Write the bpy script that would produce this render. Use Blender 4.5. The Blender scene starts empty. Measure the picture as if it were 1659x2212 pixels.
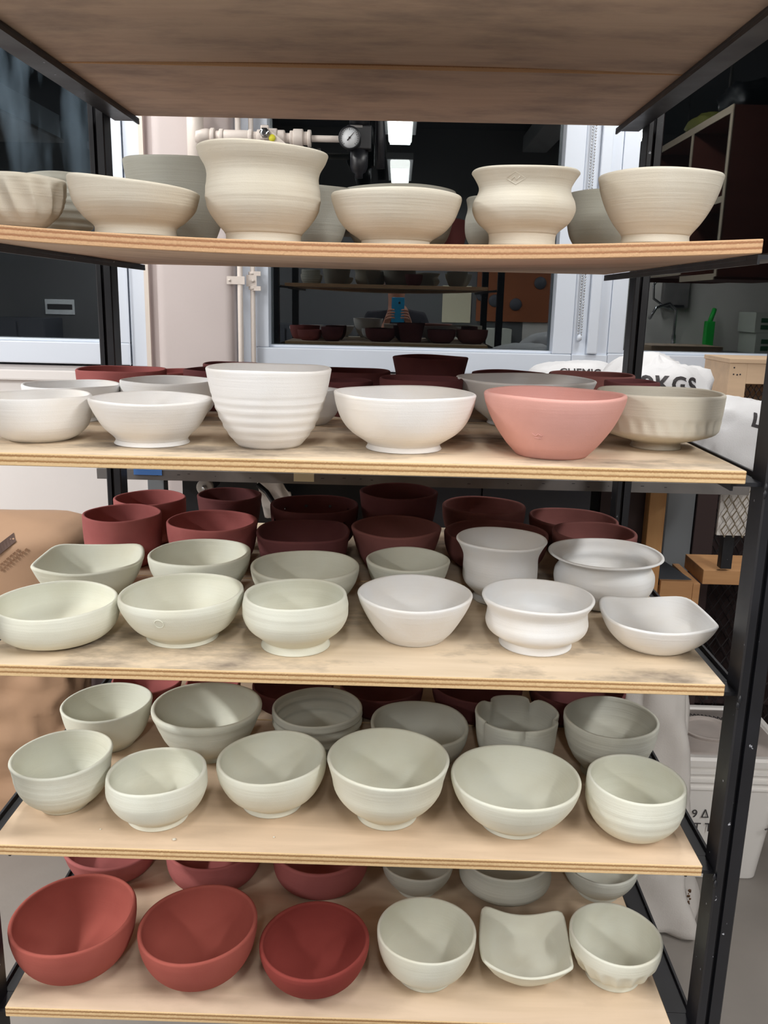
import bpy, bmesh, math, random
from mathutils import Vector, Matrix, noise
from math import sin, cos, pi, sqrt, exp

sc = bpy.context.scene
col = sc.collection
random.seed(7)

# ------------------------------------------------------------------ camera
W_PX, H_PX, F_PX = 1659.0, 2212.0, 1882.245
cam_d = bpy.data.cameras.new('camera')
cam = bpy.data.objects.new('camera', cam_d); col.objects.link(cam)
cam_d.sensor_fit = 'VERTICAL'; cam_d.sensor_height = 24.0
cam_d.lens = 24.0 * F_PX / H_PX
cam_d.clip_start = 0.004; cam_d.clip_end = 60
PITCH, YAW, ROLL = 0.235946, -0.011782, 0.023228
fw = Vector((sin(YAW)*cos(PITCH), cos(YAW)*cos(PITCH), -sin(PITCH)))
rt0 = Vector((cos(YAW), -sin(YAW), 0)); up0 = rt0.cross(fw)
rt = rt0*cos(ROLL) + up0*sin(ROLL); up = -rt0*sin(ROLL) + up0*cos(ROLL)
cm = Matrix((rt, up, -fw)).transposed().to_4x4()
cm.translation = Vector((0.5225, -1.0042, 1.5106))
cam.matrix_world = cm
sc.camera = cam

# ------------------------------------------------------------------ world, exposure
world = bpy.data.worlds.new('night'); sc.world = world; world.use_nodes = True
bg = world.node_tree.nodes['Background']
bg.inputs[0].default_value = (0.012, 0.016, 0.03, 1); bg.inputs[1].default_value = 0.25
sc.view_settings.view_transform = 'Standard'; sc.view_settings.look = 'None'
sc.view_settings.gamma = 1.0; sc.view_settings.use_curve_mapping = False
sc.view_settings.exposure = 0.09
sc.cycles.use_denoising = True
sc.cycles.max_bounces = 6; sc.cycles.diffuse_bounces = 4; sc.cycles.glossy_bounces = 4
sc.cycles.transparent_max_bounces = 8
sc.cycles.caustics_reflective = False; sc.cycles.caustics_refractive = False
sc.cycles.sample_clamp_indirect = 6.0

# ceiling lamps: (x, y, length, watts); fixture bodies are built further down
LAMPS = [(0.50, -0.62, 1.2, 9), (0.50, -2.80, 1.2, 30), (-2.15, -0.35, 1.2, 92), (-1.70, -2.60, 1.2, 56),
         (1.90, -1.20, 1.2, 32), (2.65, -2.80, 1.2, 18), (-0.50, 1.28, 0.9, 9), (1.30, 1.28, 0.9, 7.5)]  # the lamp right of the rack front is added fill for the dim right side
LAMP_Z = 2.55
LAMP_COLOR = (1.0, 0.985, 0.965)
for i, (x, y, ln, w) in enumerate(LAMPS):
    d = bpy.data.lights.new('tube_light', 'AREA'); d.shape = 'RECTANGLE'
    d.size = 0.13; d.size_y = ln*0.95; d.energy = w; d.color = LAMP_COLOR
    o = bpy.data.objects.new('tube_light', d); col.objects.link(o)
    o.location = (x, y, LAMP_Z - 0.052)

# ------------------------------------------------------------------ materials
def srgb(r, g, b):
    f = lambda c: c/12.92 if c <= 0.04045 else ((c+0.055)/1.055)**2.4
    return (f(r/255), f(g/255), f(b/255), 1)

def mat(name, rgb, rough=0.6, metal=0.0, spec=0.5, bump=0.0, bscale=200.0, emis=0.0, var=0.0, vscale=6.0, stretch=(1,1,1), rgb2=None, coat=0.0):
    m = bpy.data.materials.new(name); m.use_nodes = True
    nt = m.node_tree; b = nt.nodes['Principled BSDF']
    c = srgb(*rgb)
    b.inputs['Base Color'].default_value = c
    b.inputs['Roughness'].default_value = rough; b.inputs['Metallic'].default_value = metal
    b.inputs['Specular IOR Level'].default_value = spec
    b.inputs['Coat Weight'].default_value = coat
    if emis:
        b.inputs['Emission Color'].default_value = c; b.inputs['Emission Strength'].default_value = emis
    if bump or var:
        tc = nt.nodes.new('ShaderNodeTexCoord'); mp = nt.nodes.new('ShaderNodeMapping')
        mp.inputs['Scale'].default_value = stretch
        nt.links.new(tc.outputs['Object'], mp.inputs['Vector'])
    if bump:
        n = nt.nodes.new('ShaderNodeTexNoise'); n.inputs['Scale'].default_value = bscale; n.inputs['Detail'].default_value = 3
        nt.links.new(mp.outputs[0], n.inputs['Vector'])
        bp = nt.nodes.new('ShaderNodeBump'); bp.inputs['Strength'].default_value = bump; bp.inputs['Distance'].default_value = 0.002
        nt.links.new(n.outputs['Fac'], bp.inputs['Height']); nt.links.new(bp.outputs[0], b.inputs['Normal'])
    if var:
        n2 = nt.nodes.new('ShaderNodeTexNoise'); n2.inputs['Scale'].default_value = vscale; n2.inputs['Detail'].default_value = 4
        nt.links.new(mp.outputs[0], n2.inputs['Vector'])
        mx = nt.nodes.new('ShaderNodeMix'); mx.data_type = 'RGBA'
        mr = nt.nodes.new('ShaderNodeMapRange'); mr.inputs[1].default_value = 0.3; mr.inputs[2].default_value = 0.7
        nt.links.new(n2.outputs['Fac'], mr.inputs[0]); nt.links.new(mr.outputs[0], mx.inputs[0])
        c2 = srgb(*rgb2) if rgb2 else tuple(v*(1-var) for v in c[:3]) + (1,)
        mx.inputs[6].default_value = c; mx.inputs[7].default_value = c2
        nt.links.new(mx.outputs[2], b.inputs['Base Color'])
    return m

def clay(name, rgb, lines=0.25, rgb2=None):
    """matt dry clay: soft colour mottling, fine grain, faint horizontal throwing lines"""
    m = bpy.data.materials.new(name); m.use_nodes = True
    nt = m.node_tree; N = nt.nodes; L = nt.links; b = N['Principled BSDF']
    b.inputs['Roughness'].default_value = 0.92; b.inputs['Specular IOR Level'].default_value = 0.15
    tc = N.new('ShaderNodeTexCoord'); oi = N.new('ShaderNodeObjectInfo')
    ad = N.new('ShaderNodeVectorMath'); ad.operation = 'ADD'
    L.new(tc.outputs['Object'], ad.inputs[0]); L.new(oi.outputs['Random'], ad.inputs[1])
    n1 = N.new('ShaderNodeTexNoise'); n1.inputs['Scale'].default_value = 14; n1.inputs['Detail'].default_value = 3
    L.new(ad.outputs[0], n1.inputs['Vector'])
    mp = N.new('ShaderNodeMapping'); mp.inputs['Scale'].default_value = (9, 9, 330)
    L.new(ad.outputs[0], mp.inputs['Vector'])
    n2 = N.new('ShaderNodeTexNoise'); n2.inputs['Scale'].default_value = 1; n2.inputs['Detail'].default_value = 2
    L.new(mp.outputs[0], n2.inputs['Vector'])
    n3 = N.new('ShaderNodeTexNoise'); n3.inputs['Scale'].default_value = 900; L.new(ad.outputs[0], n3.inputs['Vector'])
    mx = N.new('ShaderNodeMix'); mx.data_type = 'RGBA'
    mr = N.new('ShaderNodeMapRange'); mr.inputs[1].default_value = 0.35; mr.inputs[2].default_value = 0.75
    L.new(n1.outputs['Fac'], mr.inputs[0]); L.new(mr.outputs[0], mx.inputs[0])
    c = srgb(*rgb); mx.inputs[6].default_value = c
    mx.inputs[7].default_value = srgb(*rgb2) if rgb2 else (c[0]*.95, c[1]*.92, c[2]*.87, 1)
    hs = N.new('ShaderNodeHueSaturation'); mv = N.new('ShaderNodeMapRange')
    mv.inputs[3].default_value = 0.95; mv.inputs[4].default_value = 1.04
    L.new(oi.outputs['Random'], mv.inputs[0]); L.new(mv.outputs[0], hs.inputs['Value'])
    L.new(mx.outputs[2], hs.inputs['Color']); L.new(hs.outputs[0], b.inputs['Base Color'])
    b1 = N.new('ShaderNodeBump'); b1.inputs['Strength'].default_value = lines; b1.inputs['Distance'].default_value = 0.0016
    L.new(n2.outputs['Fac'], b1.inputs['Height'])
    b2 = N.new('ShaderNodeBump'); b2.inputs['Strength'].default_value = 0.25; b2.inputs['Distance'].default_value = 0.0006
    L.new(n3.outputs['Fac'], b2.inputs['Height']); L.new(b1.outputs[0], b2.inputs['Normal'])
    L.new(b2.outputs[0], b.inputs['Normal'])
    return m

def plywood(name, rgb, rgb2, smudge=0.5, smcol=(70, 66, 66), seed=0.0, thr=0.52):
    """plywood face: grain along x, dusty dark smudges of handling and clay"""
    m = bpy.data.materials.new(name); m.use_nodes = True
    nt = m.node_tree; N = nt.nodes; L = nt.links; b = N['Principled BSDF']
    b.inputs['Roughness'].default_value = 0.75; b.inputs['Specular IOR Level'].default_value = 0.2
    tc = N.new('ShaderNodeTexCoord'); mp = N.new('ShaderNodeMapping')
    mp.inputs['Location'].default_value = (seed, seed*1.7, 0); mp.inputs['Scale'].default_value = (1.6, 16, 16)
    L.new(tc.outputs['Object'], mp.inputs['Vector'])
    n1 = N.new('ShaderNodeTexNoise'); n1.inputs['Scale'].default_value = 2.2; n1.inputs['Detail'].default_value = 5; n1.inputs['Distortion'].default_value = 0.8
    L.new(mp.outputs[0], n1.inputs['Vector'])
    r1 = N.new('ShaderNodeMapRange'); r1.inputs[1].default_value = 0.32; r1.inputs[2].default_value = 0.68
    L.new(n1.outputs['Fac'], r1.inputs[0])
    mx = N.new('ShaderNodeMix'); mx.data_type = 'RGBA'
    mx.inputs[6].default_value = srgb(*rgb); mx.inputs[7].default_value = srgb(*rgb2)
    L.new(r1.outputs[0], mx.inputs[0])
    mp2 = N.new('ShaderNodeMapping'); mp2.inputs['Location'].default_value = (seed*3+.3, seed, 0); mp2.inputs['Scale'].default_value = (1, 1.9, 1)
    L.new(tc.outputs['Object'], mp2.inputs['Vector'])
    n2 = N.new('ShaderNodeTexNoise'); n2.inputs['Scale'].default_value = 5.5; n2.inputs['Detail'].default_value = 6; n2.inputs['Roughness'].default_value = 0.62
    L.new(mp2.outputs[0], n2.inputs['Vector'])
    r2 = N.new('ShaderNodeMapRange'); r2.inputs[1].default_value = thr; r2.inputs[2].default_value = 0.72; r2.inputs[4].default_value = smudge
    L.new(n2.outputs['Fac'], r2.inputs[0])
    mx2 = N.new('ShaderNodeMix'); mx2.data_type = 'RGBA'; mx2.inputs[7].default_value = srgb(*smcol)
    L.new(r2.outputs[0], mx2.inputs[0]); L.new(mx.outputs[2], mx2.inputs[6])
    L.new(mx2.outputs[2], b.inputs['Base Color'])
    bp = N.new('ShaderNodeBump'); bp.inputs['Strength'].default_value = 0.15; bp.inputs['Distance'].default_value = 0.001
    L.new(n1.outputs['Fac'], bp.inputs['Height']); L.new(bp.outputs[0], b.inputs['Normal'])
    return m

def ply_edge(name, light, dark):
    """sawn plywood edge: veneers stacked in z"""
    m = bpy.data.materials.new(name); m.use_nodes = True
    nt = m.node_tree; N = nt.nodes; L = nt.links; b = N['Principled BSDF']
    b.inputs['Roughness'].default_value = 0.85; b.inputs['Specular IOR Level'].default_value = 0.1
    uv = N.new('ShaderNodeUVMap'); sp = N.new('ShaderNodeSeparateXYZ'); L.new(uv.outputs[0], sp.inputs[0])
    n = N.new('ShaderNodeTexNoise'); n.inputs['Scale'].default_value = 60; n.inputs['Detail'].default_value = 4
    mp = N.new('ShaderNodeMapping'); mp.inputs['Scale'].default_value = (1, .06, 1)
    L.new(uv.outputs[0], mp.inputs['Vector']); L.new(mp.outputs[0], n.inputs['Vector'])
    ma = N.new('ShaderNodeMath'); ma.operation = 'MULTIPLY_ADD'; ma.inputs[1].default_value = 0.11
    L.new(n.outputs['Fac'], ma.inputs[0]); L.new(sp.outputs[1], ma.inputs[2])
    cr = N.new('ShaderNodeValToRGB'); e = cr.color_ramp; e.interpolation = 'LINEAR'
    L.new(ma.outputs[0], cr.inputs[0])
    lc, dc = srgb(*light), srgb(*dark)
    mid = tuple((a*.55+b_*.45) for a, b_ in zip(lc, dc))
    pts = [(0, mid), (.12, lc), (.33, lc), (.38, dc), (.47, dc), (.52, mid), (.60, lc), (.74, lc), (.78, dc), (.90, dc), (.94, lc), (1, lc)]
    e.elements[0].position = 0; e.elements[0].color = pts[0][1]
    e.elements[1].position = 1; e.elements[1].color = pts[-1][1]
    for p, c in pts[1:-1]:
        el = e.elements.new(p); el.color = c
    L.new(cr.outputs[0], b.inputs['Base Color'])
    bp = N.new('ShaderNodeBump'); bp.inputs['Strength'].default_value = 0.5; bp.inputs['Distance'].default_value = 0.002
    L.new(n.outputs['Fac'], bp.inputs['Height']); L.new(bp.outputs[0], b.inputs['Normal'])
    return m

def black_paint(name):
    """chipped black paint with white clay splashes"""
    m = bpy.data.materials.new(name); m.use_nodes = True
    nt = m.node_tree; N = nt.nodes; L = nt.links; b = N['Principled BSDF']
    b.inputs['Roughness'].default_value = 0.34
    tc = N.new('ShaderNodeTexCoord')
    n = N.new('ShaderNodeTexNoise'); n.inputs['Scale'].default_value = 85; n.inputs['Detail'].default_value = 3
    L.new(tc.outputs['Object'], n.inputs['Vector'])
    r = N.new('ShaderNodeMapRange'); r.inputs[1].default_value = 0.725; r.inputs[2].default_value = 0.75
    L.new(n.outputs['Fac'], r.inputs[0])
    n2 = N.new('ShaderNodeTexNoise'); n2.inputs['Scale'].default_value = 9; n2.inputs['Detail'].default_value = 5
    L.new(tc.outputs['Object'], n2.inputs['Vector'])
    r2 = N.new('ShaderNodeMapRange'); r2.inputs[1].default_value = 0.45; r2.inputs[2].default_value = 0.8; r2.inputs[4].default_value = .35
    L.new(n2.outputs['Fac'], r2.inputs[0])
    m0 = N.new('ShaderNodeMix'); m0.data_type = 'RGBA'; m0.inputs[6].default_value = srgb(17, 18, 24); m0.inputs[7].default_value = srgb(38, 40, 50)
    L.new(r2.outputs[0], m0.inputs[0])
    m1 = N.new('ShaderNodeMix'); m1.data_type = 'RGBA'; m1.inputs[7].default_value = srgb(170, 172, 180)
    L.new(r.outputs[0], m1.inputs[0]); L.new(m0.outputs[2], m1.inputs[6]); L.new(m1.outputs[2], b.inputs['Base Color'])
    rr = N.new('ShaderNodeMath'); rr.operation = 'MULTIPLY_ADD'; rr.inputs[1].default_value = .5; rr.inputs[2].default_value = .2
    L.new(n2.outputs['Fac'], rr.inputs[0]); L.new(rr.outputs[0], b.inputs['Roughness'])
    return m

def glass_mat(name, refl=0.16, dust_refl=0.0):
    m = bpy.data.materials.new(name); m.use_nodes = True
    nt = m.node_tree; N = nt.nodes; L = nt.links
    N.remove(N['Principled BSDF']); out = N['Material Output']
    g = N.new('ShaderNodeBsdfGlossy'); g.inputs['Roughness'].default_value = 0.0; g.inputs[0].default_value = (.92, .96, 1, 1)
    t = N.new('ShaderNodeBsdfTransparent'); t.inputs[0].default_value = (.75, .8, .8, 1)
    f = N.new('ShaderNodeFresnel'); f.inputs[0].default_value = 1.5
    a = N.new('ShaderNodeMath'); a.operation = 'MULTIPLY_ADD'; a.inputs[1].default_value = 0.9; a.inputs[2].default_value = refl - 0.036; a.use_clamp = True
    L.new(f.outputs[0], a.inputs[0])
    mx = N.new('ShaderNodeMixShader'); L.new(a.outputs[0], mx.inputs[0]); L.new(t.outputs[0], mx.inputs[1]); L.new(g.outputs[0], mx.inputs[2])
    last = mx
    if dust_refl:       # dusty film in streaks whose pale blue also paints a reflected lit surface
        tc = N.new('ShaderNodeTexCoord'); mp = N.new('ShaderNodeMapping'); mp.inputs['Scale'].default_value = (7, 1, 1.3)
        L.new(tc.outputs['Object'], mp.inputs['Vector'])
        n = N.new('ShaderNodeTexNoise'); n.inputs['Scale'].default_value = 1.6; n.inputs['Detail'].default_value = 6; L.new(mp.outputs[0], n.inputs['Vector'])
        r = N.new('ShaderNodeMapRange'); r.inputs[1].default_value = .42; r.inputs[2].default_value = .8; r.inputs[4].default_value = dust_refl
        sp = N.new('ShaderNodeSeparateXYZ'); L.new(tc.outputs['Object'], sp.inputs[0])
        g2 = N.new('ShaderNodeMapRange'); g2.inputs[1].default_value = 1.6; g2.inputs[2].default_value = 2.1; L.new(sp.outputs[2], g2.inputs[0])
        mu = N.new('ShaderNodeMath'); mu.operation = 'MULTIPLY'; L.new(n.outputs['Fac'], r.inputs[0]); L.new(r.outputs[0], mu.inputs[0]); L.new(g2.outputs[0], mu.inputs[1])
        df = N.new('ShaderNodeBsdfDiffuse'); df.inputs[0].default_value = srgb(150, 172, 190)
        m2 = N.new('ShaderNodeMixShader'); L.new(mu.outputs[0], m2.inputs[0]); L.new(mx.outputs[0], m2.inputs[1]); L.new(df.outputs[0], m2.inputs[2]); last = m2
    L.new(last.outputs[0], out.inputs[0])
    return m

M = {}
M['cream'] = clay('cream clay', (214, 209, 196), 0.3)
M['white'] = clay('white clay', (240, 240, 240), 0.2, (238, 234, 228))
M['bluewhite'] = clay('cool white clay', (236, 238, 240), 0.2, (234, 231, 226))
M['greige'] = clay('greige clay', (214, 216, 204), 0.25)
M['palegreen'] = clay('pale warm grey clay', (226, 228, 216), 0.22)
M['grey'] = clay('grey clay', (192, 193, 184), 0.35)
M['pink'] = clay('pink earthenware', (224, 172, 164), 0.12, (218, 164, 154))
M['terracotta'] = clay('terracotta', (166, 90, 80), 0.12, (158, 83, 74))
M['terradark'] = clay('deep terracotta', (144, 68, 62), 0.1, (136, 62, 57))
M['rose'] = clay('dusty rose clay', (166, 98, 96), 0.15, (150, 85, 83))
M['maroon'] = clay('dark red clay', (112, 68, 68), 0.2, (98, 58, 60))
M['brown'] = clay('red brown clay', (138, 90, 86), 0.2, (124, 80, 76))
M['black'] = black_paint('black rack paint')
M['edge_top'] = ply_edge('plywood edge warm', (210, 172, 134), (170, 124, 92))
M['edge_mid'] = ply_edge('plywood edge pale', (222, 192, 148), (168, 130, 90))
M['wframe'] = mat('white window frame', (216, 224, 236), 0.4, spec=0.4)
M['wall'] = mat('painted wall', (232, 228, 226), 0.75, bump=0.15, bscale=90, var=.05, vscale=1.5)
M['column'] = mat('painted column', (206, 195, 193), 0.6, bump=0.2, bscale=60, var=.06, vscale=3)
M['trimcream'] = mat('cream trim paint', (222, 212, 202), 0.6)
M['pipe'] = mat('cream pipe paint', (224, 214, 206), 0.45, bump=.3, bscale=120)
M['floor'] = mat('concrete floor', (158, 152, 146), 0.55, bump=.2, bscale=60, var=.3, vscale=3, rgb2=(142, 137, 132))
M['ceiling'] = mat('dark ceiling', (70, 72, 78), 0.9)
M['farwall'] = mat('grey room wall', (98, 98, 100), 0.8)
M['glass'] = glass_mat('night window glass', 0.10)
M['glass_dust_refl'] = glass_mat('dusty night glass with painted reflection', 0.10, 0.30)
M['chrome'] = mat('chrome', (200, 202, 205), 0.15, 1.0)
M['steel'] = mat('dull steel', (132, 128, 126), 0.45, 0.35, var=.3, vscale=14)
M['blackp'] = mat('black plastic', (24, 25, 30), 0.4)
M['darkgrey'] = mat('dark grey panel', (74, 76, 84), 0.6)
M['greypanel'] = mat('grey panel', (116, 120, 124), 0.55)
M['darkbrown'] = mat('dark brown panel', (62, 46, 46), 0.7)
M['slate'] = mat('slate grey top', (84, 90, 98), 0.7, var=.25, vscale=10)
M['pine'] = mat('pine wood', (206, 158, 104), 0.6, var=.2, vscale=5, stretch=(6, 6, 1), rgb2=(190, 138, 86))
M['pineh'] = mat('pine board', (196, 148, 100), 0.6, var=.2, vscale=5, stretch=(1, 8, 8), rgb2=(176, 128, 84))
M['palewood'] = mat('pale birch', (222, 192, 160), 0.6, var=.15, vscale=4, stretch=(1, 8, 8))
M['kraft'] = mat('kraft paper', (182, 146, 116), 0.7, bump=.3, bscale=40, var=.1, vscale=5)
M['sack'] = mat('white woven sack', (236, 236, 238), 0.55, bump=.3, bscale=400)
M['canvas'] = mat('grey white canvas', (222, 217, 212), 0.8, bump=.3, bscale=300, var=.12, vscale=5)
M['ink'] = mat('dark print', (58, 54, 56), 0.7)
M['pail'] = mat('white plastic pail', (240, 237, 233), 0.4)
M['paildirt'] = mat('dusty pail lid', (196, 186, 180), 0.6, var=.2, vscale=12)
M['blue'] = mat('blue tape', (78, 130, 205), 0.6)
M['tape'] = mat('masking tape', (232, 222, 190), 0.6)
M['yellow'] = mat('yellow tag', (232, 226, 60), 0.5)
M['gaugeface'] = mat('gauge face', (232, 236, 240), 0.4)
M['tube'] = mat('lit diffuser', (255, 252, 244), 0.5, emis=6.0)
M['lampbody'] = mat('lamp housing', (150, 152, 156), 0.5)
M['cyan'] = mat('blue phone case', (40, 150, 200), 0.4)
M['skin'] = mat('skin', (208, 150, 126), 0.5)
M['shirt'] = mat('dark shirt', (44, 42, 50), 0.9)
M['jeans'] = mat('dark trousers', (40, 46, 62), 0.9)
M['hair'] = mat('dark hair', (46, 34, 28), 0.7)
M['cherry'] = mat('cherry veneer', (122, 66, 52), 0.6, var=.2, vscale=4, stretch=(1, 1, 6))
M['creamedge'] = mat('cream edging', (214, 196, 172), 0.6)
M['orangewood'] = mat('orange brown board', (150, 84, 48), 0.7, var=.2, vscale=4)
M['green'] = mat('green plastic', (30, 190, 70), 0.5)
M['glove'] = mat('yellow green rubber', (150, 150, 70), 0.6)
M['paper'] = mat('notice paper', (214, 206, 180), 0.7)
M['box'] = mat('pale carton', (196, 200, 190), 0.7)
M['boxink'] = mat('green print', (50, 96, 70), 0.7)
M['hood'] = mat('galvanised hood', (190, 204, 220), 0.5, 0.0, var=.3, vscale=5)
M['mesh'] = mat('expanded metal', (150, 138, 118), 0.5, 0.3)
M['meshdark'] = mat('dark expanded metal', (52, 48, 50), 0.5, 0.3)
M['mortar'] = mat('white rubber', (206, 204, 200), 0.6)

# ------------------------------------------------------------------ mesh helpers
def attach(o, parent):
    # parts are modelled in world coordinates; an Empty at its thing's base keeps them in place
    if parent:
        o.parent = parent
        if parent.type == 'EMPTY': o.matrix_parent_inverse = Matrix.Translation(-parent.location)
class MB:
    def __init__(s): s.v = []; s.f = []; s.mi = []; s.sm = []; s.uv = {}
    def add(s, vs, fs, mi=0, smooth=False):
        b = len(s.v); s.v += [tuple(v) for v in vs]
        for f in fs: s.f.append(tuple(i+b for i in f)); s.mi.append(mi); s.sm.append(smooth)
    def box(s, x0, x1, y0, y1, z0, z1, mi=0, bev=0.0):
        if bev > 0:
            bm = bmesh.new()
            bmesh.ops.create_cube(bm, size=1)
            for v in bm.verts: v.co = Vector(((x0+x1)/2+v.co.x*(x1-x0), (y0+y1)/2+v.co.y*(y1-y0), (z0+z1)/2+v.co.z*(z1-z0)))
            bmesh.ops.bevel(bm, geom=list(bm.edges), offset=bev, segments=2, affect='EDGES', profile=.6)
            bm.verts.index_update()
            s.add([v.co[:] for v in bm.verts], [[v.index for v in f.verts] for f in bm.faces], mi); bm.free(); return
        s.add([(x0,y0,z0),(x1,y0,z0),(x1,y1,z0),(x0,y1,z0),(x0,y0,z1),(x1,y0,z1),(x1,y1,z1),(x0,y1,z1)],
              [(0,3,2,1),(4,5,6,7),(0,1,5,4),(1,2,6,5),(2,3,7,6),(3,0,4,7)], mi)
    def tube(s, pts, r, n=12, mi=0, cap=True, radii=None):
        pts = [Vector(p) for p in pts]; rings = []
        prev = None
        for i, p in enumerate(pts):
            t = (pts[min(i+1, len(pts)-1)] - pts[max(i-1, 0)]).normalized()
            if prev is None:
                a = Vector((0,0,1)) if abs(t.z) < .9 else Vector((1,0,0)); u = t.cross(a).normalized()
            else: u = (prev - t*prev.dot(t)).normalized()
            prev = u; w = t.cross(u); rr = radii[i] if radii else r
            rings.append([p + (u*cos(2*pi*k/n) + w*sin(2*pi*k/n))*rr for k in range(n)])
        vs = [v for ring in rings for v in ring]
        fs = [(i*n+k, i*n+(k+1)%n, (i+1)*n+(k+1)%n, (i+1)*n+k) for i in range(len(pts)-1) for k in range(n)]
        if cap: fs += [tuple(range(n))[::-1], tuple((len(pts)-1)*n+k for k in range(n))]
        s.add(vs, fs, mi, True)
    def lathe(s, prof, n=24, mi=0, o=(0,0,0), axis='z'):
        vs = []
        for r, h in prof:
            for k in range(n):
                a = 2*pi*k/n
                p = (r*cos(a), r*sin(a), h)
                if axis == 'y': p = (p[0], p[2], p[1])
                if axis == 'x': p = (p[2], p[0], p[1])
                vs.append((o[0]+p[0], o[1]+p[1], o[2]+p[2]))
        fs = [(i*n+k, i*n+(k+1)%n, (i+1)*n+(k+1)%n, (i+1)*n+k) for i in range(len(prof)-1) for k in range(n)]
        fs += [tuple(range(n))[::-1], tuple((len(prof)-1)*n+k for k in range(n))]
        s.add(vs, fs, mi, True)
    def prism(s, poly, z0, z1, mi=0):
        n = len(poly)
        s.add([(x, y, z0) for x, y in poly] + [(x, y, z1) for x, y in poly],
              [tuple(range(n))[::-1], tuple(range(n, 2*n))] + [(i, (i+1)%n, n+(i+1)%n, n+i) for i in range(n)], mi)
    def build(s, name, mats, parent=None, loc=None, angle=None):
        me = bpy.data.meshes.new(name)
        me.from_pydata(s.v, [], s.f)
        for m in (mats if isinstance(mats, (list, tuple)) else [mats]): me.materials.append(m)
        me.polygons.foreach_set('material_index', s.mi); me.polygons.foreach_set('use_smooth', s.sm)
        me.validate(); me.update()
        bm = bmesh.new(); bm.from_mesh(me); bmesh.ops.recalc_face_normals(bm, faces=bm.faces); bm.to_mesh(me); bm.free()
        if angle: 
            try: me.set_sharp_from_angle(angle=angle)
            except Exception: pass
        o = bpy.data.objects.new(name, me); col.objects.link(o)
        attach(o, parent)
        if loc: o.location = loc
        return o

def tag(o, label=None, cat=None, group=None, kind=None):
    if label: o['label'] = label
    if cat: o['category'] = cat
    if group: o['group'] = group
    if kind: o['kind'] = kind
    return o
def empty(name, loc=(0,0,0), rz=0.0):
    o = bpy.data.objects.new(name, None); col.objects.link(o); o.location = loc; o.rotation_euler = (0,0,rz); o.empty_display_size = .05
    return o
def one_box(name, m, b, parent=None, bev=0.0, kind=None):
    q = MB(); q.box(*b, bev=bev); o = q.build(name, m, parent)
    if kind: o['kind'] = kind
    return o
def text_part(name, body, size, m, parent, mtx, thick=0.0004, onto=None, direction=None, font_shear=0.0, space=1.0, bold=0.012):
    """lettering turned into a thin mesh; ONTO: wrapped onto that object's surface along DIRECTION"""
    cu = bpy.data.curves.new(name, 'FONT'); cu.body = body; cu.size = size; cu.extrude = thick; cu.resolution_u = 3
    cu.shear = font_shear; cu.space_character = space; cu.offset = size*bold
    t = bpy.data.objects.new(name, cu); col.objects.link(t)
    dg = bpy.context.evaluated_depsgraph_get(); dg.update()
    me = bpy.data.meshes.new_from_object(t.evaluated_get(dg)); bpy.data.objects.remove(t)
    bm = bmesh.new(); bm.from_mesh(me); bmesh.ops.triangulate(bm, faces=bm.faces)
    if onto is not None:
        for _ in range(2):
            es = [e for e in bm.edges if e.calc_length() > size*0.12]
            if es: bmesh.ops.subdivide_edges(bm, edges=es, cuts=1)
        bmesh.ops.triangulate(bm, faces=bm.faces)
        from mathutils.bvhtree import BVHTree
        om = onto.data; T = BVHTree.FromPolygons([v.co[:] for v in om.vertices], [p.vertices[:] for p in om.polygons])
        d = Vector(direction).normalized()
        for v in bm.verts:
            p = mtx @ Vector((v.co.x, v.co.y, 0)); lift = v.co.z
            h = T.ray_cast(p - d*1.0, d)
            q = h[0] if h[0] is not None else p
            v.co = q - d*(0.0012 + lift)
    else:
        bm.transform(mtx)
    bm.to_mesh(me); bm.free()
    me.materials.clear(); me.materials.append(m)
    o = bpy.data.objects.new(name, me); col.objects.link(o); attach(o, parent)
    return o

# ------------------------------------------------------------------ room shell
RY = 1.87                                    # inner face of the window wall
def struct(name, m, b, bev=0.0): return one_box(name, m, b, bev=bev, kind='structure')
struct('floor', M['floor'], (-3.6, 4.6, -3.7, 2.1, -0.1, 0))
struct('ceiling', M['ceiling'], (-3.6, 4.6, -3.7, 2.1, 3.05, 3.15))
struct('wall_front', M['farwall'], (-3.6, 4.6, -3.8, -3.7, 0, 3.05))
struct('wall_left', M['wall'], (-3.7, -3.6, -3.8, 2.1, 0, 3.05))
struct('wall_right', M['farwall'], (4.6, 4.7, -3.8, 2.1, 0, 3.05))
q = MB()
q.box(-3.6, 4.6, RY, RY+.2, 0, 1.285)                         # below the windows
q.box(-3.6, 4.6, RY, RY+.2, 2.62, 3.05)                       # above
q.box(-.287, .066, RY+.004, RY+.2, 1.285, 2.62)
q.box(3.4, 4.6, RY, RY+.2, 1.285, 2.62)
tag(q.build('wall_back', M['wall']), kind='structure')
one_box('trim_1', M['wall'], (-3.6, -.345, RY-.022, RY-.0005, 1.236, 1.272), bev=.006, kind='structure')
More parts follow.
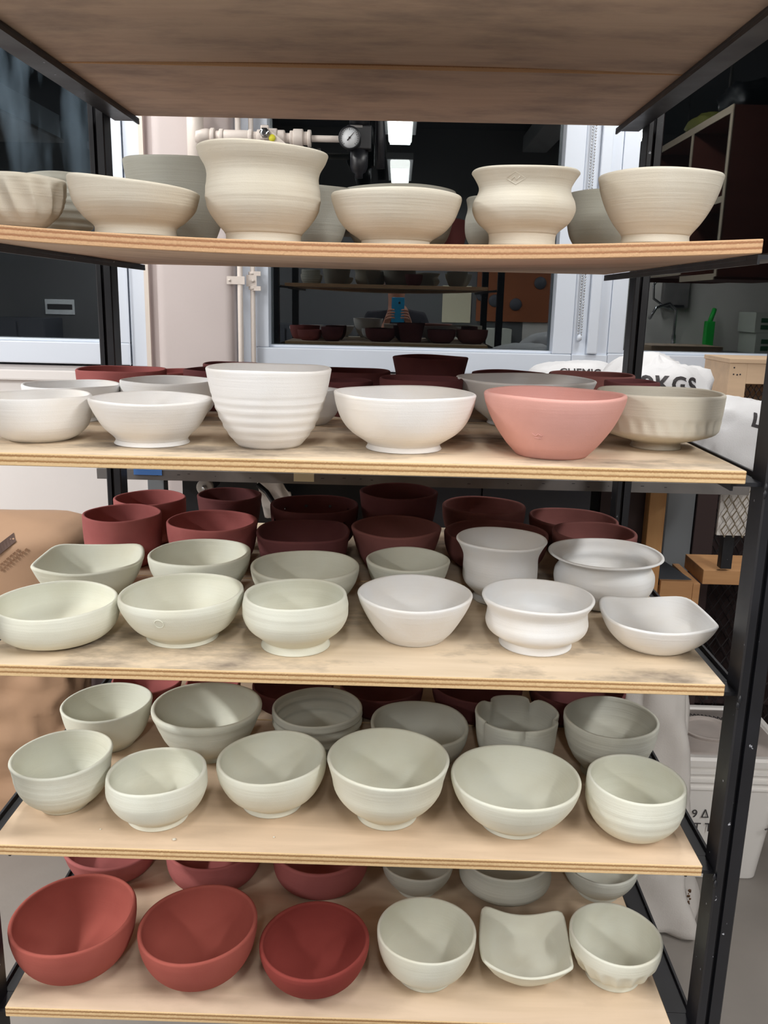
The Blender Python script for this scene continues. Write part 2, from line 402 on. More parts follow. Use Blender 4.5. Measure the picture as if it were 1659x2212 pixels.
# pilaster between the windows, corners rounded
poly = [(-.2873, RY+.003), (-.2873, RY-.03), (-.2745, RY-.03), (-.2745, RY-.012), (-.242, RY-.012)]
for k in range(7):
    a = pi - k*pi/12; poly.append((-.210+.032*cos(a), RY-.045-.0+.032*sin(a)*-1))
for k in range(7):
    a = pi/2 - k*pi/12; poly.append((-.026+.03*cos(a), RY-.047-.03*sin(a)))
poly += [(.004, RY+.003)]
q = MB(); q.prism(poly, 0.0, 2.62); tag(q.build('trim_2', M['column'], angle=.6), kind='structure')
one_box('trim_3', M['trimcream'], (-.2875, -.2735, RY-.036, RY-.0305, 0, 2.62), kind='structure')
one_box('trim_4', M['wframe'], (.0042, .0655, RY-.022, RY+.0035, 1.29, 2.62), kind='structure')

# windows: frame and pane
def window(name, x0, x1, fl, fr, z0, zt=2.6):
    w = empty(name, ((x0+x1)/2, RY, z0)); tag(w, kind='structure')
    q = MB(); q.box(x0-fl, x1+fr, RY-.03, RY+.06, z0-.072, z0-.002, bev=.004)
    q.box(x0, x1, RY-.012, RY+.05, z0-.0015, z0+.006, bev=.001); q.build('bottom_rail', M['wframe'], w)
    q = MB(); q.box(x0-fl, x1+fr, RY-.03, RY+.06, zt, zt+.02); q.build('top_rail', M['wframe'], w)
    if fl: q = MB(); q.box(x0-fl, x0, RY-.028, RY+.06, z0-.0015, zt-.0005, bev=.003); q.build('stile', M['wframe'], w)
    if fr: q = MB(); q.box(x1, x1+fr, RY-.028, RY+.06, z0-.0015, zt-.0005, bev=.003); q.build('stile', M['wframe'], w)
    q = MB(); q.box(x0, x1, RY+.030, RY+.034, z0+.0065, zt-.0005); g = q.build('glass_pane', M['glass_dust_refl' if name == 'window_1' else 'glass'], w)
    return w
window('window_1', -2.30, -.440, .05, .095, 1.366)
window('window_2', .106, 1.016, .040, .062, 1.364)
window('window_3', 1.243, 3.30, .050, .05, 1.370)
one_box('trim_5', M['wframe'], (-.3445, -.3415, RY-.034, RY-.0305, 1.294, 2.6), kind='structure')
one_box('trim_6', M['wframe'], (-.341, -.2877, RY-.02, RY-.0005, 1.29, 2.6), bev=.003, kind='structure')
one_box('trim_7', M['wframe'], (1.0785, 1.1925, RY-.024, RY+.05, 1.292, 2.6), bev=.004, kind='structure')
one_box('trim_8', M['wframe'], (1.124, 1.158, RY-.040, RY-.0245, 1.365, 2.6), bev=.004, kind='structure')
one_box('trim_9', M['wframe'], (1.0785, 1.1925, RY-.032, RY-.0245, 1.292, 1.362), bev=.002, kind='structure')
q = MB(); q.box(-3.6, 4.6, 2.45, 2.5, 0, 3.6); tag(q.build('night_backdrop', mat('night outside', (10, 12, 20), .9)), kind='structure')  # dark backdrop slab added behind the panes for the night outside

# ------------------------------------------------------------------ rack
RACK_Y = 0.743
UNDER = {0: 1.8389, 1: 1.5723, 2: 1.3290-.0155, 3: 1.0608-.0155, 4: 0.8053-.0155, 5: 0.5498-.0155}
TB = 0.0155
rack = empty('shelving_rack', (.47, .37, 0))
tag(rack, 'black painted steel rack with chipped posts and side rails that carries all the pottery boards', 'rack')
def post(x0, x1, y0, y1, z1=2.05):
    # channel section with a groove down the front face
    m = x0 + (x1-x0)*.42; g = .0028
    poly = [(x0+.002, y0), (m-g, y0), (m-g, y0+.008), (m+g, y0+.008), (m+g, y0), (x1-.002, y0), (x1, y0+.002), (x1, y1), (x0, y1), (x0, y0+.002)]
    q = MB(); q.prism(poly, 0.012, z1); p = q.build('post', M['black'], rack)
    q = MB(); q.lathe([(.028, 0.0), (.030, .004), (.026, .011)], 16, o=((x0+x1)/2, (y0+y1)/2, 0)); q.build('foot_pad', M['blackp'], p)
post(.9573, .990, .005, .045); post(.9650, .9935, .700, .740)
post(-.0488, -.0158, .005, .045); post(-.0555, -.0260, .700, .740)
for s in range(6):
    u = UNDER[s]
    for side in (0, 1):
        q = MB()
        if side: 
            q.box(.9205, .9642, .046, .764, u-.0054, u-.0004, bev=.0006); q.box(.9205, .9570, .014, .0455, u-.0054, u-.0004); q.box(.9205, .9235, .014, .764, u-.011, u-.0055)
            q.box(.9605, .9640, .046, .698, u-.0003, u+.006)
        else:
            q.box(-.0252, .0215, .046, .764, u-.0054, u-.0004, bev=.0006); q.box(-.0155, .0215, .014, .0455, u-.0054, u-.0004); q.box(.0185, .0215, .014, .764, u-.011, u-.0055)
            q.box(-.0250, -.0215, .046, .698, u-.0003, u+.006)
        q.build('side_rail', M['black'], rack)
        q = MB()    # weld lumps where the rail meets the front post
        random.seed(s*2+side)
        for k in range(2):
            x = .9560 if side else -.0145
            o_ = Vector((x + random.uniform(-.001, .003)*(1 if side else -1), .003+random.uniform(-.003, .002), u - .012 + k*.008))
            q.lathe([(.0006, -.006), (.0024, -.003), (.0028, .001), (.0006, .006)], 8, o=o_)
        q.build('weld', M['black'], rack)
# low ties between the posts
q = MB(); q.box(-.0259, .9649, .715, .735, .10, .13); q.build('tie_bar', M['black'], rack)
q = MB(); q.box(-.0157, .9572, .012, .032, .10, .13); q.build('tie_bar', M['black'], rack)

def sag_front(x): return -.014*max(0, 1-((x-.47)/.448)**2)
WOODS = {
 0: plywood('plywood underside brown', (196, 174, 156), (186, 163, 146), .6, (112, 100, 98), 1.3, .45),
 1: plywood('plywood dusty brown', (200, 174, 150), (184, 158, 136), .45, (120, 102, 96), 4.1),
 2: plywood('plywood pale', (230, 212, 188), (221, 201, 174), .9, (70, 64, 66), 2.2, .49),
 3: plywood('plywood pale dusty', (226, 208, 184), (213, 194, 168), .8, (74, 68, 70), 7.4),
 4: plywood('plywood tan', (220, 196, 170), (206, 182, 156), .22, (150, 126, 108), 5.9),
 5: plywood('plywood light tan', (224, 202, 178), (210, 188, 162), .3, (160, 138, 118), 3.3),
}
WOODB = {s: w for s, w in WOODS.items()}
def board(s, row, label):
    z0 = UNDER[s]; x0, x1 = 0.0015, (.9195 if s == 1 else .932 if s == 2 else .9375 if s in (3,) else .937 if s in (4,) else .9235 if s == 5 else .9385)
    y0, y1 = (0.0, .3700) if row == 0 else (.3730, .743)
    if s == 1: x1 = .9195
    nx, ny = 28, 6
    def dz(x, y):
        d = 0
        if s == 1 and row == 0: d = sag_front(x)
        if s == 0 and row == 0: d = .0055*max(0, 1-(2*x/.94-1)**2)
        return d + (.0003*noise.noise((x*7, y*7, s*3.1)) if row == 0 else 0)
    bm = bmesh.new(); uvl = bm.loops.layers.uv.new('UVMap'); V = {}
    for k in (0, 1):
        for j in range(ny+1):
            for i in range(nx+1):
                x = x0+(x1-x0)*i/nx; y = y0+(y1-y0)*j/ny
                V[k, i, j] = bm.verts.new((x, y, z0 + dz(x, y) + k*TB))
    def face(a, mi):
        f = bm.faces.new([V[p] for p in a]); f.material_index = mi
        for l, p in zip(f.loops, a):
            c = V[p].co; l[uvl].uv = ((c.x + c.y)*6, float(p[0]))
    for j in range(ny):
        for i in range(nx):
            face([(1,i,j),(1,i+1,j),(1,i+1,j+1),(1,i,j+1)], 0); face([(0,i,j),(0,i,j+1),(0,i+1,j+1),(0,i+1,j)], 0)
    for i in range(nx):
        face([(0,i,0),(0,i+1,0),(1,i+1,0),(1,i,0)], 1); face([(0,i,ny),(1,i,ny),(1,i+1,ny),(0,i+1,ny)], 1)
    for j in range(ny):
        face([(0,0,j),(1,0,j),(1,0,j+1),(0,0,j+1)], 1); face([(0,nx,j),(0,nx,j+1),(1,nx,j+1),(1,nx,j)], 1)
    me = bpy.data.meshes.new('shelf_board'); bm.to_mesh(me); bm.free()
    me.materials.append(WOODS[s]); me.materials.append(M['edge_top'] if s < 2 else M['edge_mid'])
    o = bpy.data.objects.new('shelf_board', me); col.objects.link(o)
    md = o.modifiers.new('bev', 'BEVEL'); md.width = .0009; md.segments = 1; md.limit_method = 'ANGLE'
    tag(o, label, 'shelf', 'plywood boards of the rack')
    return o
names = ['overhead shelf seen from below', 'highest shelf with pots, just above eye level', 'second pot shelf, the one with the pink bowl in front',
         'third pot shelf, with four rows of bowls', 'fourth pot shelf, with the flower shaped bowl', 'lowest pot shelf, with the red bowls in front']
for s, nm in enumerate(names):
    board(s, 0, 'front plywood board of the ' + nm); board(s, 1, 'rear plywood board of the ' + nm)

# ------------------------------------------------------------------ pots
# id: centre x, centre y, base z, rim radius, height, foot radius / rim radius (metres)
G = {
    '1a': (0.0600, 0.0950, 1.5856, 0.0565, 0.0574, 0.49),
    '1b': (0.2018, 0.0950, 1.5788, 0.0776, 0.0596, 0.62),
    '1c': (0.3564, 0.0950, 1.5747, 0.0782, 0.1057, 0.58),
    '1d': (0.5159, 0.0950, 1.5740, 0.0777, 0.0611, 0.55),
    '1e': (0.6678, 0.0950, 1.5766, 0.0657, 0.0858, 0.59),
    '1f': (0.8271, 0.0950, 1.5827, 0.0719, 0.0782, 0.54),
    '1g': (0.0689, 0.2200, 1.5851, 0.0478, 0.0764, None),
    '1h': (0.2044, 0.3000, 1.5788, 0.0752, 0.1149, None),
    '1i': (0.4016, 0.2700, 1.5742, 0.0511, 0.0861, None),
    '1j': (0.5197, 0.3160, 1.5740, 0.0794, 0.0920, None),
    '1k': (0.6531, 0.2400, 1.5762, 0.0446, 0.0722, None),
    '1l': (0.8082, 0.3000, 1.5818, 0.0523, 0.0824, None),
    '1m': (0.5889, 0.5000, 1.5878, 0.0417, 0.0559, None),
    '2a': (0.0627, 0.1080, 1.3290, 0.0667, 0.0575, 0.56),
    '2b': (0.2099, 0.1003, 1.3290, 0.0777, 0.0577, 0.61),
    '2c': (0.3601, 0.1037, 1.3290, 0.0788, 0.0989, 0.54),
    '2d': (0.5327, 0.1052, 1.3290, 0.0909, 0.0719, 0.54),
    '2e': (0.7184, 0.0859, 1.3290, 0.0885, 0.0775, 0.51),
    '2f': (0.8731, 0.1673, 1.3290, 0.0824, 0.0750, 0.40),
    '2g': (0.0381, 0.2942, 1.3290, 0.0705, 0.0533, 0.58),
    '2h': (0.1763, 0.3210, 1.3290, 0.0725, 0.0605, 0.71),
    '2i': (0.0626, 0.4550, 1.3290, 0.0731, 0.0643, None),
    '2j': (0.1037, 0.6200, 1.3290, 0.0584, 0.0497, None),
    '2k': (0.2166, 0.4600, 1.3290, 0.0512, 0.0671, None),
    '2l': (0.4357, 0.5700, 1.3290, 0.0736, 0.0623, None),
    '2m': (0.4396, 0.4200, 1.3290, 0.0435, 0.0578, None),
    '2t': (0.3867, 0.3140, 1.3290, 0.0507, 0.0525, None),
    '2n': (0.5802, 0.5700, 1.3290, 0.0683, 0.0894, None),
    '2o': (0.5588, 0.3400, 1.3290, 0.0636, 0.0705, None),
    '2p': (0.7236, 0.3746, 1.3290, 0.1101, 0.0713, 0.59),
    '2q': (0.7251, 0.6000, 1.3290, 0.0676, 0.0628, None),
    '2r': (0.8705, 0.5800, 1.3290, 0.0753, 0.0654, None),
    '2s': (0.8775, 0.3300, 1.3290, 0.0412, 0.0743, None),
    '2u': (0.2109, 0.6400, 1.3290, 0.0520, 0.0644, None),
    '3a': (0.0721, 0.0963, 1.0608, 0.0815, 0.0532, 0.59),
    '3b': (0.2379, 0.1124, 1.0608, 0.0834, 0.0645, 0.59),
    '3c': (0.3948, 0.0934, 1.0608, 0.0672, 0.0716, 0.68),
    '3d': (0.5541, 0.1349, 1.0608, 0.0803, 0.0640, 0.59),
    '3e': (0.7204, 0.1201, 1.0608, 0.0763, 0.0694, 0.65),
    '3f': (0.8866, 0.1289, 1.0608, 0.0826, 0.0468, 0.57),
    '3g': (0.0636, 0.2650, 1.0608, 0.0877, 0.0640, None),
    '3h': (0.2262, 0.2760, 1.0608, 0.0777, 0.0718, None),
    '3i': (0.3917, 0.2430, 1.0608, 0.0809, 0.0657, None),
    '3j': (0.5459, 0.2830, 1.0608, 0.0658, 0.0679, None),
    '3k': (0.6907, 0.3043, 1.0608, 0.0716, 0.0986, 0.58),
    '3l': (0.8524, 0.3010, 1.0608, 0.0909, 0.0808, None),
    '3m': (0.0553, 0.4450, 1.0608, 0.0663, 0.0884, None),
    '3n': (0.2131, 0.4320, 1.0608, 0.0762, 0.0826, None),
    '3o': (0.3717, 0.4020, 1.0608, 0.0781, 0.0766, None),
    '3p': (0.5270, 0.4260, 1.0608, 0.0776, 0.0821, None),
    '3q': (0.7014, 0.4680, 1.0608, 0.0901, 0.0655, None),
    '3r': (0.8713, 0.4640, 1.0608, 0.0723, 0.0724, None),
    '3s': (0.0594, 0.6000, 1.0608, 0.0670, 0.0813, None),
    '3t': (0.2172, 0.5680, 1.0608, 0.0595, 0.0986, None),
    '3u': (0.3752, 0.5640, 1.0608, 0.0810, 0.0848, None),
    '3v': (0.5304, 0.5780, 1.0608, 0.0735, 0.1106, None),
    '3w': (0.6961, 0.6400, 1.0608, 0.0801, 0.0739, None),
    '3x': (0.8666, 0.6220, 1.0608, 0.0842, 0.0577, None),
    '4a': (0.0630, 0.1023, 0.8053, 0.0713, 0.0782, 0.46),
    '4b': (0.2034, 0.0786, 0.8053, 0.0672, 0.0693, 0.62),
    '4c': (0.3576, 0.1197, 0.8053, 0.0781, 0.0730, 0.57),
    '4d': (0.5236, 0.0986, 0.8053, 0.0864, 0.0894, 0.49),
    '4e': (0.7008, 0.0908, 0.8053, 0.0896, 0.0708, 0.52),
    '4f': (0.8658, 0.0819, 0.8053, 0.0675, 0.0770, 0.58),
    '4g': (0.0682, 0.2808, 0.8053, 0.0724, 0.0712, 0.50),
    '4h': (0.2339, 0.2630, 0.8053, 0.0865, 0.0798, 0.51),
    '4i': (0.4076, 0.2850, 0.8053, 0.0724, 0.0708, None),
    '4j': (0.5715, 0.2580, 0.8053, 0.0778, 0.0613, None),
    '4k': (0.7232, 0.2480, 0.8053, 0.0661, 0.0879, None),
    '4l': (0.8655, 0.2350, 0.8053, 0.0723, 0.0926, None),
    '4m': (0.2102, 0.4200, 0.8053, 0.0483, 0.0445, None),
    '4n': (0.3519, 0.4200, 0.8053, 0.0712, 0.0470, None),
    '4o': (0.5091, 0.4200, 0.8053, 0.0735, 0.0519, None),
    '4p': (0.6769, 0.4200, 0.8053, 0.0799, 0.0573, None),
    '4q': (0.8521, 0.4200, 0.8053, 0.0832, 0.0575, None),
    '4r': (0.0935, 0.4200, 0.8053, 0.0614, 0.0476, None),
    '5a': (0.0703, 0.0874, 0.5498, 0.0893, 0.0858, 0.43),
    '5b': (0.2535, 0.0826, 0.5498, 0.0853, 0.0796, 0.47),
    '5c': (0.4233, 0.0764, 0.5498, 0.0797, 0.0635, 0.47),
    '5d': (0.5861, 0.0924, 0.5498, 0.0722, 0.0728, 0.59),
    '5e': (0.7323, 0.1028, 0.5498, 0.0686, 0.0459, 0.50),
    '5f': (0.8642, 0.1015, 0.5498, 0.0675, 0.0684, 0.59),
    '5g': (0.0532, 0.3134, 0.5498, 0.0825, 0.0508, 0.67),
    '5h': (0.2300, 0.3051, 0.5498, 0.0805, 0.0615, 0.68),
    '5i': (0.4131, 0.3035, 0.5498, 0.0824, 0.0619, 0.77),
    '5j': (0.5775, 0.2833, 0.5498, 0.0602, 0.0546, 0.59),
    '5k': (0.7245, 0.2839, 0.5498, 0.0756, 0.0712, 0.57),
    '5l': (0.8846, 0.2903, 0.5498, 0.0640, 0.0570, 0.60),
}
G['3f'] = (.8850, .1270, 1.0608, .0745, .0468, None); G['3g'] = (.0560, .2760, 1.0608, .0810, .0600, None)

def catmull(pts, h):
    n = len(pts)
    for i in range(n-1):
        if h <= pts[i+1][0] or i == n-2:
            p1, p2 = pts[i], pts[i+1]; p0 = pts[max(i-1, 0)]; p3 = pts[min(i+2, n-1)]
            t = max(0, min(1, (h-p1[0])/(p2[0]-p1[0])))
            m1 = (p2[1]-p0[1])/max(p2[0]-p0[0], 1e-6)*(p2[0]-p1[0]); m2 = (p3[1]-p1[1])/max(p3[0]-p1[0], 1e-6)*(p2[0]-p1[0])
            t2, t3 = t*t, t*t*t
            return (2*t3-3*t2+1)*p1[1] + (t3-2*t2+t)*m1 + (-2*t3+3*t2)*p2[1] + (t3-t2)*m2

def pot(key, prof, mt, label, wall=.0048, rings=(0, 0), foot=0.0, shape=None, wob=.006, warp=(0, 0), name='bowl', cat='bowl',
        group=None, seed=0, flutes=None, nseg=72, lip=1.0, holes=0, ringband=(0, 1)):
    X, Y, Z, R, H, rf = G[key]
    if key[0] == '1' and Y < .3715: Z = UNDER[1] + TB + max(sag_front(X-.045), sag_front(X+.045), sag_front(X)) + .0004
    else: Z += .0004
    G[key] = (X, Y, Z, R, H, rf)
    ph = (hash_id(key)*2.399) % (2*pi)
    w = wall
    def rout(h):
        r = catmull(prof, h/H)*R
        if rings[0]:
            t = h/H; a = ringband[0] < t < ringband[1]
            env = min(1, max(0, (t-ringband[0])*10), max(0, (ringband[1]-t)*10)) if a else 0
            r += rings[0]*env*sin(2*pi*rings[1]*t + .8*sin(t*9+ph))
        return r
    fh = foot*H
    hs = [fh + (H - w*.5 - fh)*((k/34.0)) for k in range(35)]
    P = [(rout(h), h, 0, 1) for h in hs]            # radius, height, inner?, shape weight
    rt_ = rout(H - w*.5)
    for k in range(1, 8):
        a = pi*k/8
        P.append((rt_ - w*.5 + w*.5*lip*cos(a) + (w*.5*(1-lip) if 0 else 0), H - w*.5 + w*.5*sin(a), 1 if k > 4 else 0, 1))
    hf = max(fh, .004) + .005
    for k in range(29):
        t = 1 - k/28.0
        h = hf + (H - w*.5 - hf)*(t**1.25)
        s = min(1, (h-hf)/(.30*H))
        ro = rout(max(h, fh + .12*H) if foot else h)
        r = (ro - w*(1+.5*(1-t)))
        if s < 1: r *= (.30 + .70*sqrt(max(0, 1-(1-s)**2)))
        P.append((max(r, .002), h, 1, 1))
    def pt(r, h, th, inner=0):
        t = h/H
        m = 1 + wob*cos(2*th+ph)*t + wob*.5*cos(3*th+ph*2)*t
        z = h + t*t*(warp[0]*cos(th-warp[1]) + .0007*sin(3*th+ph)*t)
        if shape:
            sm, dz = shape(th, t); m *= sm; z += dz
        if flutes and not inner:
            n_, amp, tilt, b0, b1 = flutes
            if b0 < t < b1: 
                e = sin(pi*(t-b0)/(b1-b0)); r = r - amp*e*abs(cos(n_*th*.5 + tilt*t))
        return (r*m*cos(th), r*m*sin(th), z)
    q = MB(); n = nseg if not flutes else 180
    vs = [pt(r, h, 2*pi*k/n, i_) for r, h, i_, s_ in P for k in range(n)]
    fs = [(i*n+k, i*n+(k+1)%n, (i+1)*n+(k+1)%n, (i+1)*n+k) for i in range(len(P)-1) for k in range(n)]
    c = len(vs); vs.append((0, 0, P[-1][1])); i = len(P)-1
    fs += [(i*n+k, i*n+(k+1)%n, c) for k in range(n)]
    if holes:
        # drop faces of three rows of drain holes through the wall
        hole = set()
        for i in range(len(P)-1):
            hh = (P[i][1]+P[i+1][1])/2/H
            for k in range(n):
                for rowh in (.52, .74):
                    if abs(hh-rowh) < .030 and (k + int(rowh*20)) % 7 == 0: hole.add(i*n+k)
        fs = [f for j, f in enumerate(fs) if j not in hole]
    b = len(vs); vs += [pt(P[0][0]*0.0 + 0.0001, P[0][1], 0)]
    fs += [(k, b, (k+1) % n) for k in range(n)]
    q.add(vs, fs, 0, True)
    mm = M[mt]
    o = q.build(name, mm, None, (X, Y, Z), angle=1.2)
    if foot:
        qf = MB(); K = 9
        FP = [(rout(fh*k/K) - (.0008 if k == 0 else 0), fh*k/K) for k in range(K+1)]
        vs = [(r*cos(2*pi*k/n), r*sin(2*pi*k/n), h) for r, h in FP for k in range(n)]
        fs = [(i*n+k, i*n+(k+1)%n, (i+1)*n+(k+1)%n, (i+1)*n+k) for i in range(K) for k in range(n)]
        ri = FP[0][0]-.006
        b = len(vs); vs += [(ri*cos(2*pi*k/n), ri*sin(2*pi*k/n), 0) for k in range(n)]
        b2 = len(vs); vs += [((ri-.002)*cos(2*pi*k/n), (ri-.002)*sin(2*pi*k/n), fh*.6) for k in range(n)]
        fs += [(b+k, b+(k+1)%n, (k+1)%n, k) for k in range(n)] + [(b2+k, b2+(k+1)%n, b+(k+1)%n, b+k) for k in range(n)]
        vs.append((0, 0, fh*.6)); fs += [(b2+(k+1)%n, b2+k, len(vs)-1) for k in range(n)]
        qf.add(vs, fs, 0, True)
        f = qf.build('foot_ring', mm); f.parent = o
    ROWNAMES = {'1': 'pots on the highest pot shelf', '2': 'bowls on the second pot shelf', '3': 'bowls on the third pot shelf', '4': 'bowls on the fourth pot shelf', '5': 'bowls on the lowest pot shelf'}
    tag(o, label, cat, group or ROWNAMES[key[0]])
    return o
def hash_id(k): return (int(k[0])*31 + ord(k[1])*7) % 97

def square(amp, rot, up_=0.0, p=6.0, h0=.1, dip=0.0):
    """round foot growing into a squared rim; corners pulled out and up"""
    def f(th, t):
        a = th - rot
        c = 1/((abs(cos(a))**p + abs(sin(a))**p)**(1/p))          # 1 .. ~1.41 at corners
        s = max(0, min(1, (t-h0)/(1-h0)))**.7
        corner = (c-1)/(2**(.5-1/p)*1.0 - 1) if p > 2 else 0
        corner = max(0, min(1, (c-1)/.41))
        return 1 + amp*s*(c-1), t*t*(up_*corner - dip*(1-corner)) 
    return f
def flower(lobes, depth, ph):
    def f(th, t):
        s = max(0, (t-.40)/.60)
        c = abs(cos(lobes*(th-ph)/2))
        d = (1-c)**4
        return 1 - depth*s*d, -.006*s*d
    return f

PR = {
 'round': [(0,.58),(.1,.70),(.3,.88),(.6,.97),(.9,1),(1,1)],
 'deep': [(0,.56),(.08,.62),(.3,.80),(.6,.92),(1,1)],
 'cyl': [(0,.72),(.08,.84),(.3,.95),(.6,.99),(1,1)],
 'flare': [(0,.55),(.1,.62),(.4,.80),(.7,.92),(1,1)],
 'foot': [(0,.55),(.08,.53),(.13,.57),(.3,.76),(.6,.93),(.85,.99),(1,1)],
}
T = 'on the highest pot shelf'; S2 = 'on the second pot shelf'; S3 = 'on the third pot shelf'; S4 = 'on the fourth pot shelf'; S5 = 'on the lowest pot shelf'
# ---- highest shelf, front row
pot('1a', [(0,.50),(.1,.64),(.3,.86),(.6,.98),(.85,1),(1,.99)], 'cream', 'beige bowl with carved facets, leftmost ' + T, flutes=(14, .0060, 2.2, .10, .92), wall=.006)
pot('1b', [(0,.63),(.1,.615),(.19,.63),(.32,.76),(.55,.91),(.8,.97),(1,1)], 'cream', 'wide low beige bowl with tilted rim left of tall vase ' + T, foot=.12, warp=(.0075, pi), wall=.006)
pot('1c', [(0,.60),(.05,.575),(.11,.59),(.20,.70),(.34,.83),(.48,.875),(.60,.865),(.71,.845),(.80,.87),(.9,.95),(1,1)], 'cream', 'tall beige vase with flared rim, largest pot ' + T, foot=.10, rings=(.00022, 9), ringband=(.3, .75), warp=(.003, pi), name='vase', cat='vase')
pot('1d', [(0,.55),(.1,.53),(.15,.56),(.30,.74),(.5,.88),(.75,.965),(.92,1),(1,.985)], 'cream', 'smooth low beige bowl just right of the tall vase ' + T, foot=.12, wall=.0065)
v = pot('1e', [(0,.615),(.10,.60),(.20,.635),(.33,.83),(.48,.93),(.60,.915),(.70,.85),(.78,.83),(.88,.89),(1,1)], 'cream', 'beige pinched neck vase with a stamped diamond below its rim', foot=.17, name='vase', cat='vase')
pot('1f', [(0,.565),(.1,.545),(.15,.57),(.3,.70),(.5,.83),(.75,.94),(1,1)], 'cream', 'flaring beige bowl at the right end of the highest pot shelf', foot=.12, wall=.006)
# back rows
pot('1g', PR['round'], 'grey', 'grey ribbed bowl half hidden behind the carved bowl', rings=(.0012, 8))
pot('1h', [(0,.62),(.3,.80),(.6,.90),(.9,.98),(1,1)], 'grey', 'large grey bowl rising behind the tilted rim bowl and tall vase')
pot('1i', PR['deep'], 'grey', 'dim grey bowl behind the right side of the tall vase')
pot('1j', PR['round'], 'grey', 'wide grey bowl whose rim shows behind the smooth low bowl')
pot('1k', [(0,.66),(.3,.95),(.6,1),(.8,.94),(1,1)], 'grey', 'grey vase behind the left side of the stamped vase', name='vase', cat='vase')
pot('1l', PR['round'], 'greige', 'grey green bowl in the gap between the stamped vase and right end bowl')
pot('1m', PR['round'], 'maroon', 'small dark red bowl at the back, in the gap left of the stamped vase')
# ---- second shelf
pot('2a', [(0,.56),(.1,.73),(.3,.90),(.6,.98),(.85,1),(1,.99)], 'white', 'white rounded bowl at the left end of the front row ' + S2, wall=.0055)
pot('2b', [(0,.615),(.08,.58),(.14,.60),(.35,.76),(.6,.88),(.85,.97),(1,1)], 'white', 'low white footed bowl left of the tall ridged one ' + S2, foot=.10)
pot('2c', [(0,.50),(.05,.56),(.2,.70),(.45,.84),(.7,.93),(1,1)], 'white', 'tall white bowl with strong throwing ridges ' + S2, rings=(.00065, 9), ringband=(.05, .72))
pot('2d', [(0,.54),(.08,.51),(.12,.54),(.3,.75),(.5,.88),(.75,.96),(1,1)], 'white', 'wide white bowl between the tall ridged bowl and pink bowl', foot=.09)
pot('2e', [(0,.50),(.05,.54),(.2,.66),(.5,.84),(.8,.96),(1,1)], 'pink', 'salmon pink conical bowl, the only bright pink one in front', wall=.0065)
pot('2f', [(0,.41),(.08,.385),(.12,.42),(.2,.68),(.28,.88),(.36,.95),(.6,.975),(1,1)], 'cream', 'beige straight sided bowl with facets behind the pink bowl', foot=.10, flutes=(30, .0020, 3.0, .3, .62), wall=.006)
pot('2g', PR['foot'], 'bluewhite', 'white bowl behind the leftmost white bowl ' + S2)
pot('2h', PR['round'], 'bluewhite', 'grey white bowl behind the low white footed bowl')
pot('2i', [(0,.7),(.2,.85),(.6,.97),(1,1)], 'rose', 'rose terracotta bowl at the back left ' + S2)
pot('2j', PR['round'], 'rose', 'rose terracotta bowl behind the other rose bowl at back left')
pot('2k', PR['round'], 'maroon', 'dark red bowl just left of the tall ridged white bowl, behind it')
pot('2u', PR['round'], 'maroon', 'dark red bowl at the very back left of the tall ridged bowl')
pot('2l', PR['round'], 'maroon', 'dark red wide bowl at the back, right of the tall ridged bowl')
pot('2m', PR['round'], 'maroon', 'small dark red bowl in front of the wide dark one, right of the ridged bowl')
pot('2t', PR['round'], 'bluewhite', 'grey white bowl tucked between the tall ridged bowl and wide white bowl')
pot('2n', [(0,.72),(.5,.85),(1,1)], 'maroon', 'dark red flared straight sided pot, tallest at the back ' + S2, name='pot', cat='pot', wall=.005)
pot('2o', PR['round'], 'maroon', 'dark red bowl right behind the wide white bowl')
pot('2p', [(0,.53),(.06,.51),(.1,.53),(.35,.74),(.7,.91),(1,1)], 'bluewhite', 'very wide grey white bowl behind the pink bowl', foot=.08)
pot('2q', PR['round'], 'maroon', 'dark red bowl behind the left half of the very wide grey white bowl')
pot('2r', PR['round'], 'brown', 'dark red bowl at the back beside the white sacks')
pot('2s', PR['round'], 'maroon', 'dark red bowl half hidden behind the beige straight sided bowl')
# ---- third shelf
pot('3a', [(0,.60),(.12,.80),(.35,.95),(.65,1.01),(.9,1.0),(1,.985)], 'palegreen', 'wide round sided pale bowl, front left end ' + S3)
pot('3b', [(0,.585),(.08,.57),(.13,.60),(.3,.78),(.6,.93),(.85,1),(1,.99)], 'palegreen', 'pale bowl with round stamp, second from left in front row ' + S3, foot=.09, warp=(.003, 0))
pot('3c', [(0,.70),(.06,.655),(.13,.635),(.22,.74),(.4,.95),(.6,1.035),(.8,1.04),(1,1)], 'palegreen', 'small pale barrel shaped bowl on a flared foot', foot=.14, rings=(.00025, 4), ringband=(.3, .9))
pot('3d', [(0,.54),(.06,.58),(.2,.68),(.5,.83),(.8,.95),(1,1)], 'bluewhite', 'white conical bowl in the middle of the front row ' + S3)
pot('3e', [(0,.655),(.1,.62),(.17,.645),(.3,.84),(.45,.905),(.6,.89),(.75,.885),(.9,.96),(1,1)], 'bluewhite', 'white bowl with a waist and flared lip right of the conical one', foot=.15)
pot('3f', [(0,.55),(.1,.66),(.4,.84),(.7,.94),(1,1)], 'bluewhite', 'white squared bowl with pinched corners at the right end ' + S3, shape=square(.58, .04, .004, 6, .1, .003), wall=.005, wob=.004)
pot('3g', [(0,.55),(.15,.70),(.5,.88),(1,1)], 'greige', 'grey squared dish with folded corners at the left ' + S3, shape=square(.6, .10, .004, 6, .1, .004), wall=.006)
pot('3h', PR['foot'], 'greige', 'grey green bowl right of the grey squared dish', warp=(.002, 0), wall=.006)
pot('3i', PR['foot'], 'greige', 'grey green bowl behind the small barrel shaped bowl', wall=.006)
